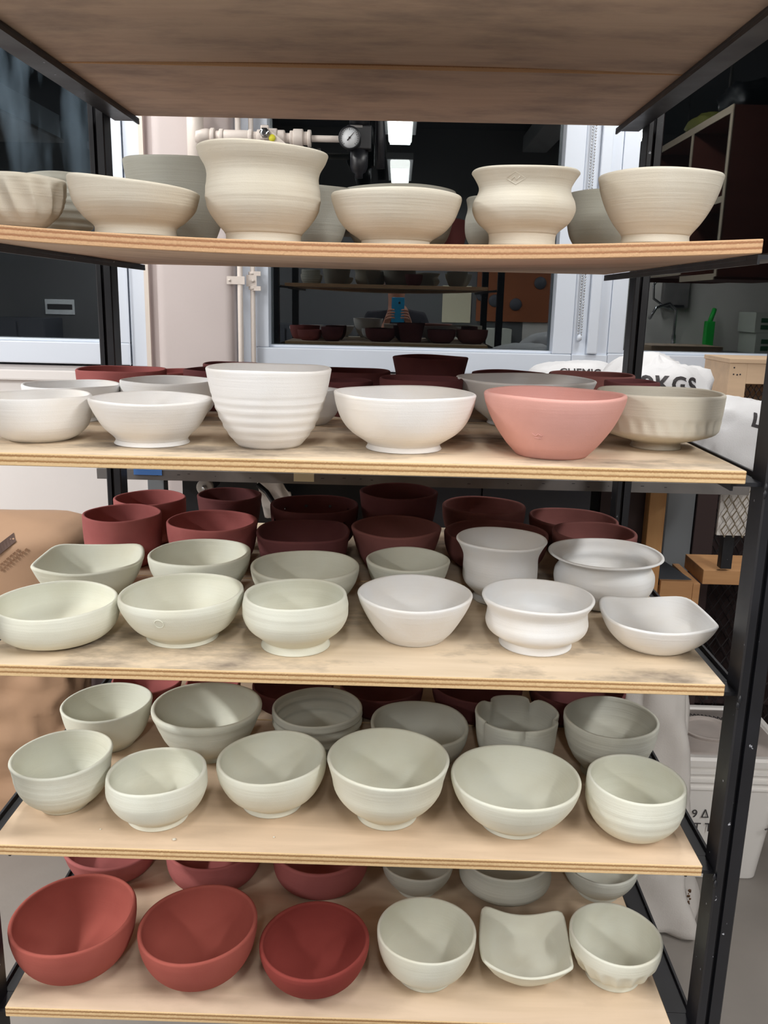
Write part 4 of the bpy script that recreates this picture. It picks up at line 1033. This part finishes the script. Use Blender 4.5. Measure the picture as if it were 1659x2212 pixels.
# big canvas sack on the floor right of the rack, pail behind it
def cyl_sack():
    q = MB(); nu, nv = 64, 44; vs = []
    for j in range(nv+1):
        t_ = j/nv; z = .006 + .70*t_
        wx = .125 - .045*t_**.8 + .018*exp(-((t_-.05)/.12)**2); wy = .095 - .03*t_
        if j == 0: wx -= .02; wy -= .02
        for i in range(nu):
            th = 2*pi*i/nu
            fold = .010*sin(5*th + 3*t_*pi) * (1-t_*.2) + .02*noise.noise((cos(th)*2, sin(th)*2, t_*5))+ .008*noise.noise((cos(th)*5, sin(th)*5, t_*9+4))
            c_, s_ = cos(th), sin(th)
            vs.append((1.175 + (wx+fold)*math.copysign(abs(c_)**.7, c_) - .035*t_, .925 + (wy+fold)*math.copysign(abs(s_)**.7, s_), z))
    c0 = len(vs)
    vs.append((1.175, .925, .006)); vs.append((1.14, .925, .70))
    fs = [(j*nu+i, j*nu+(i+1)%nu, (j+1)*nu+(i+1)%nu, (j+1)*nu+i) for j in range(nv) for i in range(nu)]
    fs += [((i+1)%nu, i, c0) for i in range(nu)] + [(nv*nu+i, nv*nu+(i+1)%nu, c0+1) for i in range(nu)]
    q.add(vs, fs, 0, True); return q
cs = empty('canvas_sack', (1.175, .925, 0)); tag(cs, 'tall off white canvas sack standing on the concrete floor right of the rack', 'sack')
cyl_sack().build('sack_body', M['canvas'], cs)
q = MB()
for k in range(9): q.lathe([(.0020+.0012*(k%3), -.0008), (.0015, 0)], 7, o=(1.262+.002*sin(k*2), .846+.003*cos(k), .10+k*.0055), axis='y')
tag(q.build('stain', mat('rusty stain', (120, 88, 62), .8), cs), 'brown stain near the hem')

pb_ = empty('pail', (1.44, 1.20, 0)); tag(pb_, 'square white plastic pail with lid and handwritten marks, behind the right front post', 'pail')
def rsq(cx, cy, w, d, rad, z, n=6):
    pts = []
    for (sx, sy, a0) in [(1, 1, 0), (-1, 1, pi/2), (-1, -1, pi), (1, -1, 1.5*pi)]:
        for k in range(n+1):
            a = a0 + k*pi/2/n; pts.append((cx+sx*(w-rad)+rad*cos(a), cy+sy*(d-rad)+rad*sin(a), z))
    return pts
def stack(q, rings, mi=0, smooth=True):
    n = len(rings[0]); vs = [p for r_ in rings for p in r_]
    fs = [(j*n+i, j*n+(i+1)%n, (j+1)*n+(i+1)%n, (j+1)*n+i) for j in range(len(rings)-1) for i in range(n)]
    fs += [tuple(range(n))[::-1], tuple((len(rings)-1)*n+i for i in range(n))]
    q.add(vs, fs, mi, smooth)
BX, BY = 1.430, 1.205
q = MB(); stack(q, [rsq(BX, BY, w, w, .03, z) for w, z in [(.108, 0), (.112, .004), (.128, .20), (.138, .285), (.144, .287), (.144, .292), (.139, .294), (.139, .310), (.150, .312), (.150, .318), (.140, .320), (.140, .336), (.154, .338), (.154, .345), (.142, .347), (.142, .360)]]); q.build('pail_body', M['pail'], pb_, angle=.5)
q = MB(); stack(q, [rsq(BX, BY, w, w, .035, z) for w, z in [(.1435, .358), (.156, .360), (.158, .378), (.154, .386), (.140, .386), (.136, .380), (.05, .380)]]); ld = q.build('pail_lid', M['pail'], pb_, angle=.5)
q = MB(); stack(q, [rsq(BX, BY, w, w, .03, z) for w, z in [(.134, .3802), (.134, .3812)]]); q.build('lid_panel', M['paildirt'], ld)
q = MB(); q.lathe([(.070, .3813), (.072, .388), (.066, .390), (.060, .388), (.057, .3825), (.02, .3822)], 32, o=(BX-.025, BY+.01, 0)); q.build('spout_cap', M['paildirt'], ld, angle=.6)
text_part('handwriting', '9 \u0394 10', .032, M['ink'], pb_, Matrix.Translation((1.3330, BY-.1345, .200)) @ Matrix.Rotation(pi/2, 4, 'X') @ Matrix.Rotation(-.06, 4, 'X'), bold=0.0)
text_part('handwriting', 'ST TW', .034, M['ink'], pb_, Matrix.Translation((1.3250, BY-.1350, .160)) @ Matrix.Rotation(pi/2, 4, 'X') @ Matrix.Rotation(-.06, 4, 'X'), bold=0.0)
q = MB(); q.tube([(BX-.055+.13*k/60, BY+.098-.035*(k/60)**2+.008*sin(k*1.3), .3818) for k in range(61)], .0013, 5); q.build('handwriting', M['ink'], ld)
q = MB(); q.tube([(BX+.1555, BY-.02, .325), (BX+.158, BY-.05, .29), (BX+.165, BY-.09, .235), (BX+.15, BY-.14, .19), (BX+.09, BY-.158, .185)], .0022, 8); tag(q.build('wire_handle', M['steel'], pb_), 'bent wire handle')

# kraft paper bag left of the rack
kb = empty('kraft_bag', (-.62, 1.22, 0)); tag(kb, 'very large brown kraft paper bag with dark printing standing left of the rack', 'paper bag')
def kraft():
    q = MB(); nu, nv = 96, 60; vs = []
    for j in range(nv+1):
        t_ = j/nv; z = .004 + .925*t_
        zr = 1-max(0, (t_-.93)/.07)**2.5
        wx = (.335+.012*sin(t_*5)-.03*(t_<.0))*(.30+.70*sqrt(max(0, zr))) ; wy = .16*(.15+.85*sqrt(max(0, zr)))
        for i in range(nu):
            th = 2*pi*i/nu; c_, s_ = cos(th), sin(th)
            px, py = math.copysign(abs(c_)**.5, c_), math.copysign(abs(s_)**.55, s_)
            a = noise.noise((px*2.5, py*2.5, t_*6)); b_ = abs(noise.noise((px*5+7, py*5, t_*11))); c2 = abs(noise.noise((px*11+3, py*9, t_*23)))
            w = 1 if t_ < .62 else max(.12, 1-(t_-.62)*5)
            k = (.022*a - .020*b_ - .012*c2)*w
            top = 1 if t_ < .75 else 1-(t_-.75)*.4
            vs.append((-.625 + (wx+k)*px + .02*(t_-.5), 1.27 + (wy+k)*py, z - .02*(1-c_)*.5*t_ + .01*t_))
    c0 = len(vs); vs.append((-.625, 1.27, .004)); vs.append((-.625, 1.27, .93))
    fs = [(j*nu+i, j*nu+(i+1)%nu, (j+1)*nu+(i+1)%nu, (j+1)*nu+i) for j in range(nv) for i in range(nu)]
    fs += [((i+1)%nu, i, c0) for i in range(nu)] + [(nv*nu+i, nv*nu+(i+1)%nu, c0+1) for i in range(nu)]
    q.add(vs, fs, 0, True); return q
kbo = kraft().build('bag_body', M['kraft'], kb)
from mathutils.bvhtree import BVHTree
KT = BVHTree.FromPolygons([v.co[:] for v in kbo.data.vertices], [p.vertices[:] for p in kbo.data.polygons])
def on_bag(x, z):
    h = KT.ray_cast(Vector((x, .5, z)), Vector((0, 1, 0)))
    return (x, (h[0].y if h[0] else 1.1) - .004, z)
def strip(name, a, b, w, m, n=14, jag=0.0):
    a, b = Vector((a[0], 0, a[1])), Vector((b[0], 0, b[1])); d = (b-a).normalized(); nn = Vector((-d.z, 0, d.x))
    vs = []
    for k in range(n+1):
        p = a.lerp(b, k/n)
        for s_ in (-1, 1): 
            e = p + nn*s_*w*(1+jag*random.uniform(-1, 1)); vs.append(on_bag(e.x, e.z))
    q = MB(); q.add(vs, [(2*k, 2*k+1, 2*k+3, 2*k+2) for k in range(n)]); return q.build(name, m, kb)
kink = mat('brown print', (84, 64, 56), .8); kink2 = mat('faint brown print', (132, 98, 72), .8)
random.seed(5)
OX, OZ = -.53, .835
strip('print_band', (OX, OZ), (OX+.083, OZ+.070), .011, kink)
for off, l0, l1 in [(.028, .0, .9), (.040, .15, 1.0)]:
    for k in range(9):
        u0 = l0 + (l1-l0)*k/9; u1 = u0 + (l1-l0)/9*.75
        strip('print_line', (OX+off+.083*u0, OZ-.006-off*.45+.070*u0), (OX+off+.083*u1, OZ-.006-off*.45+.070*u1), .0028, kink2, 2, .3)
tag(crumple('dark_sheet', M['darkbrown'], lambda u, v: (-.26+.16*u, 1.10+.05*v*u+.02*noise.noise((u*4, v*7, 2)), .02+.56*v+.01*noise.noise((u*9, v*3, 2))), 14, 24), 'dark crumpled plastic sheet between the kraft bag and rack', 'plastic sheet')

# ------------------------------------------------------------------ lamps
for i, (x, y, ln, w) in enumerate(LAMPS):
    where = {0: 'above the photographer', 1: 'behind the photographer', 2: 'left of the rack', 3: 'far left of the room', 4: 'added right of the rack front as fill light', 5: 'far right of the room',
             6: 'over the pilaster by the left window', 7: 'over the frame by the right window'}[i]
    t = empty('ceiling_lamp', (x, y, LAMP_Z)); tag(t, 'hanging fluorescent strip lamp ' + where, 'lamp', 'fluorescent lamps under the ceiling')
    q = MB(); q.box(x-.10, x+.10, y-ln/2, y+ln/2, LAMP_Z+.012, LAMP_Z+.06, bev=.004); q.build('lamp_housing', M['lampbody'], t)
    q = MB(); q.box(x-.075, x+.075, y-ln/2+.01, y+ln/2-.01, LAMP_Z-.040, LAMP_Z+.011, bev=.012); q.build('diffuser', M['tube'], t)
    for s_ in (-.45, .45):
        q = MB(); q.tube([(x, y+s_*ln, LAMP_Z+.06), (x, y+s_*ln, 3.05)], .004, 6); q.build('hanger', M['steel'], t)

# ------------------------------------------------------------------ the room seen mirrored in the dark glass
hd = empty('steel_duct', (-2.5, -1.2, 2.64)); tag(hd, 'long grey sheet metal duct hanging left of the rack, seen mirrored in the left window', 'duct')
one_box('duct_body', M['hood'], (-2.9, -2.1, -2.3, -1.02, 2.67, 2.84), hd, bev=.004); one_box('duct_flange', M['steel'], (-2.93, -2.08, -2.32, -1.0, 2.645, 2.6695), hd, bev=.003)
bc = empty('hanging_cupboard', (1.93, .72, 1.64)); tag(bc, 'hanging cherry wood cupboard with cream edging, seen mirrored in the right window', 'cupboard')
BY0, BY1, BXF, BXB, BT = .20, 1.24, 1.765, 2.10, 2.265
one_box('back_panel', M['cherry'], (BXB-.015, BXB, BY0, BY1, 1.64, BT), bc)
for nm, b in [('side_panel', (BXF, BXB-.016, BY0, BY0+.022, 1.64, BT)), ('side_panel', (BXF, BXB-.016, BY1-.022, BY1, 1.64, BT)), ('divider', (BXF, BXB-.016, .765, .785, 1.66, BT-.022))]:
    p = one_box(nm, M['cherry'], b, bc); one_box('edging', M['creamedge'], (BXF-.004, BXF-.0002, b[2]-.002, b[3]+.002, b[4], b[5]), p)
p = one_box('top_panel', M['cherry'], (BXF, BXB-.016, BY0+.023, BY1-.023, BT-.022, BT), bc); one_box('edging', M['creamedge'], (BXF-.005, BXF-.0002, BY0, BY1, BT-.026, BT+.002), p)
for s_ in (BY0+.1, BY1-.1):
    q = MB(); q.tube([(BXB-.04, s_, BT), (BXB-.04, s_, 3.05)], .008, 8); q.build('hanger', M['steel'], bc)
for zz in (1.95, 1.66):
    p = one_box('cupboard_shelf', M['cherry'], (BXF, BXB-.016, BY0+.023, .764, zz, zz+.02), bc); one_box('edging', M['creamedge'], (BXF-.004, BXF-.0002, BY0+.023, .764, zz-.002, zz+.022), p)
    p = one_box('cupboard_shelf', M['cherry'], (BXF, BXB-.016, .786, BY1-.023, zz-.03, zz-.01), bc); one_box('edging', M['creamedge'], (BXF-.004, BXF-.0002, .786, BY1-.023, zz-.032, zz-.008), p)
tag(soft('rubber_glove', M['glove'], (1.86, .66, BT+.035), (.07, .16, .034), 3.3, .25, 2.5, nu=28, nv=14), 'yellow green rubber glove lying on top of the hanging cupboard', 'glove')
tag(soft('black_bag', M['blackp'], (1.90, 1.02, BT+.06), (.10, .15, .058), 6.3, .3, 2.5, nu=28, nv=14), 'shiny black plastic bag on top of the hanging cupboard', 'bag')

FY = -3.69
sk = empty('sink_counter', (3.2, -3.4, 0)); tag(sk, 'long counter with a sink along the far wall, seen mirrored in the right window', 'counter')
one_box('counter_top', M['steel'], (1.7, 4.5, -3.69, -3.1, 1.10, 1.135), sk, bev=.003); one_box('cabinet_body', M['greypanel'], (1.72, 4.48, -3.66, -3.12, .02, 1.099), sk)
one_box('splashback', M['canvas'], (1.7, 4.5, -3.699, -3.6925, 1.136, 1.95), sk)
fa = empty('faucet', (3.0, -3.5, 1.136)); tag(fa, 'chrome gooseneck faucet with curved lever on the sink counter', 'faucet')
q = MB(); q.tube([(3.08, -3.5, 1.136), (3.08, -3.5, 1.28)], .022, 12); q.tube([(3.08, -3.5, 1.28), (3.07, -3.47, 1.50), (2.99, -3.42, 1.56), (2.86, -3.38, 1.52), (2.80, -3.36, 1.42)], .014, 12); q.build('spout', M['chrome'], fa)
q = MB(); q.tube([(3.08, -3.48, 1.50), (2.95, -3.44, 1.53), (2.84, -3.42, 1.60), (2.83, -3.42, 1.72), (2.87, -3.42, 1.78)], .012, 10); q.build('lever', M['chrome'], fa)
q = MB(); q.tube([(3.08, -3.5, 1.36), (3.07, -3.46, 1.20), (3.0, -3.42, 1.165), (2.9, -3.40, 1.16)], .010, 10); q.build('side_hose', M['chrome'], fa)
pd = empty('towel_dispenser', (3.12, -3.6, 1.4)); tag(pd, 'grey metal paper towel dispenser on the far wall above the faucet', 'dispenser')
one_box('dispenser_body', M['steel'], (2.98, 3.22, -3.69, -3.60, 1.52, 1.85), pd, bev=.01); one_box('outlet', M['blackp'], (3.02, 3.18, -3.599, -3.595, 1.53, 1.55), pd)
gb_ = empty('green_brush', (3.48, -3.5, 1.136)); tag(gb_, 'bright green brush leaning on the far splashback', 'brush')
q = MB(); q.tube([(3.40, -3.5, 1.40), (3.45, -3.55, 1.52)], .022, 8); q.build('handle', M['green'], gb_); one_box('bristles', M['green'], (3.36, 3.44, -3.54, -3.46, 1.137, 1.41), gb_, bev=.01)
for k, (b, lab) in enumerate([((3.72, 4.35, -3.6, -3.2, 1.136, 1.32), 'pale carton with green print on the counter, lower of two'), ((3.70, 4.30, -3.6, -3.2, 1.321, 1.50), 'pale carton with green print on the counter, upper of two')]):
    bx = empty('carton', ((b[0]+b[1])/2, -3.4, b[4])); tag(bx, lab, 'carton', 'cartons on the sink counter')
    one_box('carton_body', M['box'], b, bx, bev=.002)
    q = MB()
    for r_ in range(2): q.box(b[0]+.05, b[0]+.19, -3.199, -3.197, b[4]+.03+r_*.06, b[4]+.07+r_*.06)
    q.build('printed_label', M['boxink'], bx)
bd = empty('orange_board', (1.72, -3.69, 1.3)); tag(bd, 'orange brown board hung with round dark discs, mirrored right in the middle window', 'board')
one_box('board_panel', M['orangewood'], (1.25, 2.02, -3.692, -3.67, 1.36, 2.30), bd)
for (x, z) in [(1.40, 1.95), (1.52, 1.96), (1.70, 1.94), (1.90, 1.92), (1.42, 1.55), (1.62, 1.52), (1.84, 1.72), (1.30, 1.60), (1.75, 2.15), (1.45, 2.16)]:
    q = MB(); q.lathe([(.02, .012), (.055, .008), (.058, 0)], 20, o=(x, -3.668, z), axis='y'); q.build('disc', M['darkgrey'], bd)
tag(one_box('notice_sheet', M['paper'], (.93, 1.20, -3.698, -3.69, 1.34, 1.68)), 'cream notice sheet on the far wall, mirrored beside the phone', 'notice')
tag(one_box('far_bench', M['box'], (.85, 1.55, -3.69, -3.3, .0, 1.30), bev=.003), 'pale waist high locker under the orange brown board', 'locker')
hb = empty('hazard_sign', (-2.72, -3.69, 1.35)); tag(hb, 'small white sign with dark centre band, mirrored in the left window', 'sign')
one_box('sign_plate', M['gaugeface'], (-2.86, -2.58, -3.698, -3.69, 1.33, 1.47), hb); one_box('sign_band', M['ink'], (-2.84, -2.60, -3.6898, -3.688, 1.375, 1.425), hb)
for k, (x, w_) in enumerate([(-2.95, .5), (-1.6, .7), (-.5, .9)]):
    lab = ['far dark metal locker below the small white sign', 'wide dark metal locker on the far wall, left of centre', 'widest dark metal locker on the far wall, near centre'][k]
    tl = empty('metal_locker', (x, -3.45, 0)); tag(tl, lab, 'locker', 'lockers along the far wall')
    one_box('locker_body', M['darkgrey'], (x-w_/2, x+w_/2, -3.68, -3.25, 0, 1.30+.25*(k == 1)), tl, bev=.003)
    for d in range(2): one_box('locker_door', M['darkgrey'], (x-w_/2+.01+d*w_/2, x+(d-1)*w_/2+w_/2-.01, -3.249, -3.235, .05, 1.27+.25*(k == 1)), tl, bev=.002)
for k, x in enumerate((-3.3, -.9, 1.6, 3.4)):
    tag(one_box('ceiling_duct', M['lampbody'], (x, x+.22, -3.65, 1.8, 2.86, 3.0), bev=.01), ['grey ceiling duct furthest left', 'grey ceiling duct left of the middle lamps', 'grey ceiling duct right of the middle lamps', 'grey ceiling duct furthest right'][k], 'duct', 'ducts under the ceiling')

# ------------------------------------------------------------------ the photographer, mirrored in the window glass
def person():
    V = []; E = []; Rr = []
    def j(p, r, parent=None):
        V.append(p); Rr.append(r); i = len(V)-1
        if parent is not None: E.append((parent, i))
        return i
    bx, by = .50, -1.42
    pel = j((bx, by, .98), (.155, .115)); sp = j((bx, by-.01, 1.15), (.135, .10), pel); ch = j((bx, by, 1.33), (.16, .115), sp)
    nk = j((bx, by+.01, 1.46), (.065, .065), ch); nk2 = j((bx, by+.02, 1.53), (.055, .058), nk)
    hd_ = j((bx, by+.03, 1.60), (.072, .085), nk2); hd2 = j((bx, by+.03, 1.68), (.075, .09), hd_); j((bx, by+.02, 1.745), (.05, .06), hd2)
    for s_ in (-1, 1):
        sh = j((bx+s_*.18, by, 1.40), (.065, .065), ch); el = j((bx+s_*.25, by+.10, 1.17), (.045, .045), sh)
        wr = j((bx+.014+s_*.085, by+.31, 1.355), (.027, .024), el); pm = j((bx+.014+s_*.066, by+.345, 1.395), (.034, .02), wr)
        for k in range(4):
            a = j((bx+.014+s_*(.072-.004*k), by+.352, 1.405+.017*k), (.009, .009), pm)
            b_ = j((bx+.014+s_*(.060), by+.398, 1.414+.017*k), (.0085, .0085), a)
            c_ = j((bx+.014+s_*(.034+.003*k), by+.4065, 1.416+.017*k), (.008, .008), b_)
            j((bx+.014+s_*(.016+.003*(k%2)), by+.4068, 1.414+.017*k), (.007, .007), c_)
        a = j((bx+.014+s_*.052, by+.345, 1.405), (.011, .011), pm); b_ = j((bx+.014+s_*.036, by+.362, 1.425), (.010, .010), a); j((bx+.014+s_*.020, by+.370, 1.442), (.009, .009), b_)
        hp = j((bx+s_*.09, by, .90), (.095, .10), pel); kn = j((bx+s_*.10, by+.02, .50), (.062, .065), hp); an = j((bx+s_*.11, by-.02, .09), (.042, .045), kn)
        j((bx+s_*.115, by+.12, .045), (.04, .032), an)
    me = bpy.data.meshes.new('body'); me.from_pydata(V, E, []); o = bpy.data.objects.new('tmp', me); col.objects.link(o)
    md = o.modifiers.new('skin', 'SKIN'); md.use_smooth_shade = True
    for i, r in enumerate(Rr): me.skin_vertices[0].data[i].radius = r
    me.skin_vertices[0].data[0].use_root = True
    o.modifiers.new('sub', 'SUBSURF').levels = 1
    dg = bpy.context.evaluated_depsgraph_get(); dg.update()
    m2 = bpy.data.meshes.new_from_object(o.evaluated_get(dg)); bpy.data.objects.remove(o)
    m2.materials.clear()
    for m in ('skin', 'shirt', 'jeans', 'blackp'): m2.materials.append(M[m])
    for p in m2.polygons:
        c = p.center
        arm = c.y > by+.26
        p.material_index = 0 if (c.z > 1.475 or (arm and c.z > 1.2)) else 3 if c.z < .09 else 2 if c.z < .97 else 1
        p.use_smooth = True
    t = empty('person', (bx, by, 0)); tag(t, 'person in a dark top and trousers photographing the pots with a blue phone', 'person')
    b = bpy.data.objects.new('body', m2); col.objects.link(b); attach(b, t)
    zmin = min(v.co.z for v in m2.vertices)
    for v in m2.vertices: 
        if v.co.z < .02: v.co.z = max(v.co.z, .001)
    hx, hy, hz = bx, by+.03, 1.66
    q = MB(); vs = []
    for jx in range(13):
        ph = pi*.56 - pi*.56*jx/12
        for i in range(28):
            th = 2*pi*i/28; back = .5-.5*sin(th)
            pz = ph if ph < pi*.32 else pi*.32 + (ph-pi*.32)*(.15+.85*back)
            vs.append((hx+.092*sin(pz)*cos(th), hy-.008+.108*sin(pz)*sin(th), hz+.035+.098*cos(pz)*(1 if pz < pi/2 else 1.6)))
    q.add(vs, [(j_*28+i, j_*28+(i+1)%28, (j_+1)*28+(i+1)%28, (j_+1)*28+i) for j_ in range(12) for i in range(28)], 0, True); q.build('hair', M['hair'], t)
    for s_ in (-1, 1):
        q = MB(); q.lathe([(.001, .012), (.009, .008), (.012, 0), (.009, -.006)], 12, o=(hx+s_*.031, hy+.078, 1.655), axis='y'); q.build('eye', M['gaugeface'], t)
        q = MB(); q.tube([(hx+s_*.086, hy-.005, 1.675), (hx+s_*.095, hy-.01, 1.66), (hx+s_*.088, hy-.002, 1.625)], .010, 8, radii=[.008, .013, .006]); q.build('ear', M['skin'], t)
    q = MB(); q.tube([(hx, hy+.085, 1.665), (hx, hy+.105, 1.632), (hx, hy+.092, 1.620)], .01, 8, radii=[.006, .013, .011]); q.build('nose', M['skin'], t)
    q = MB(); q.tube([(hx-.024, hy+.082, 1.592), (hx, hy+.090, 1.590), (hx+.024, hy+.082, 1.592)], .005, 8, radii=[.002, .006, .002]); q.build('mouth', mat('lips', (170, 100, 92), .5), t)
person()
ph_ = empty('phone', (.514, -1.02, 1.40)); tag(ph_, 'phone in a bright blue case held up in both hands', 'phone')
q = MB(); q.box(.4720, .5560, -1.0195, -1.0095, 1.385, 1.545, bev=.004); q.build('phone_case', M['cyan'], ph_)
q = MB(); q.box(.477, .551, -1.0215, -1.0197, 1.392, 1.538); q.build('phone_screen', M['blackp'], ph_)
q = MB(); q.lathe([(.007, -.0002), (.008, .0018), (.006, .0022)], 14, o=(.5225, -1.0093, 1.5106), axis='y'); q.build('lens_ring', M['blackp'], ph_)
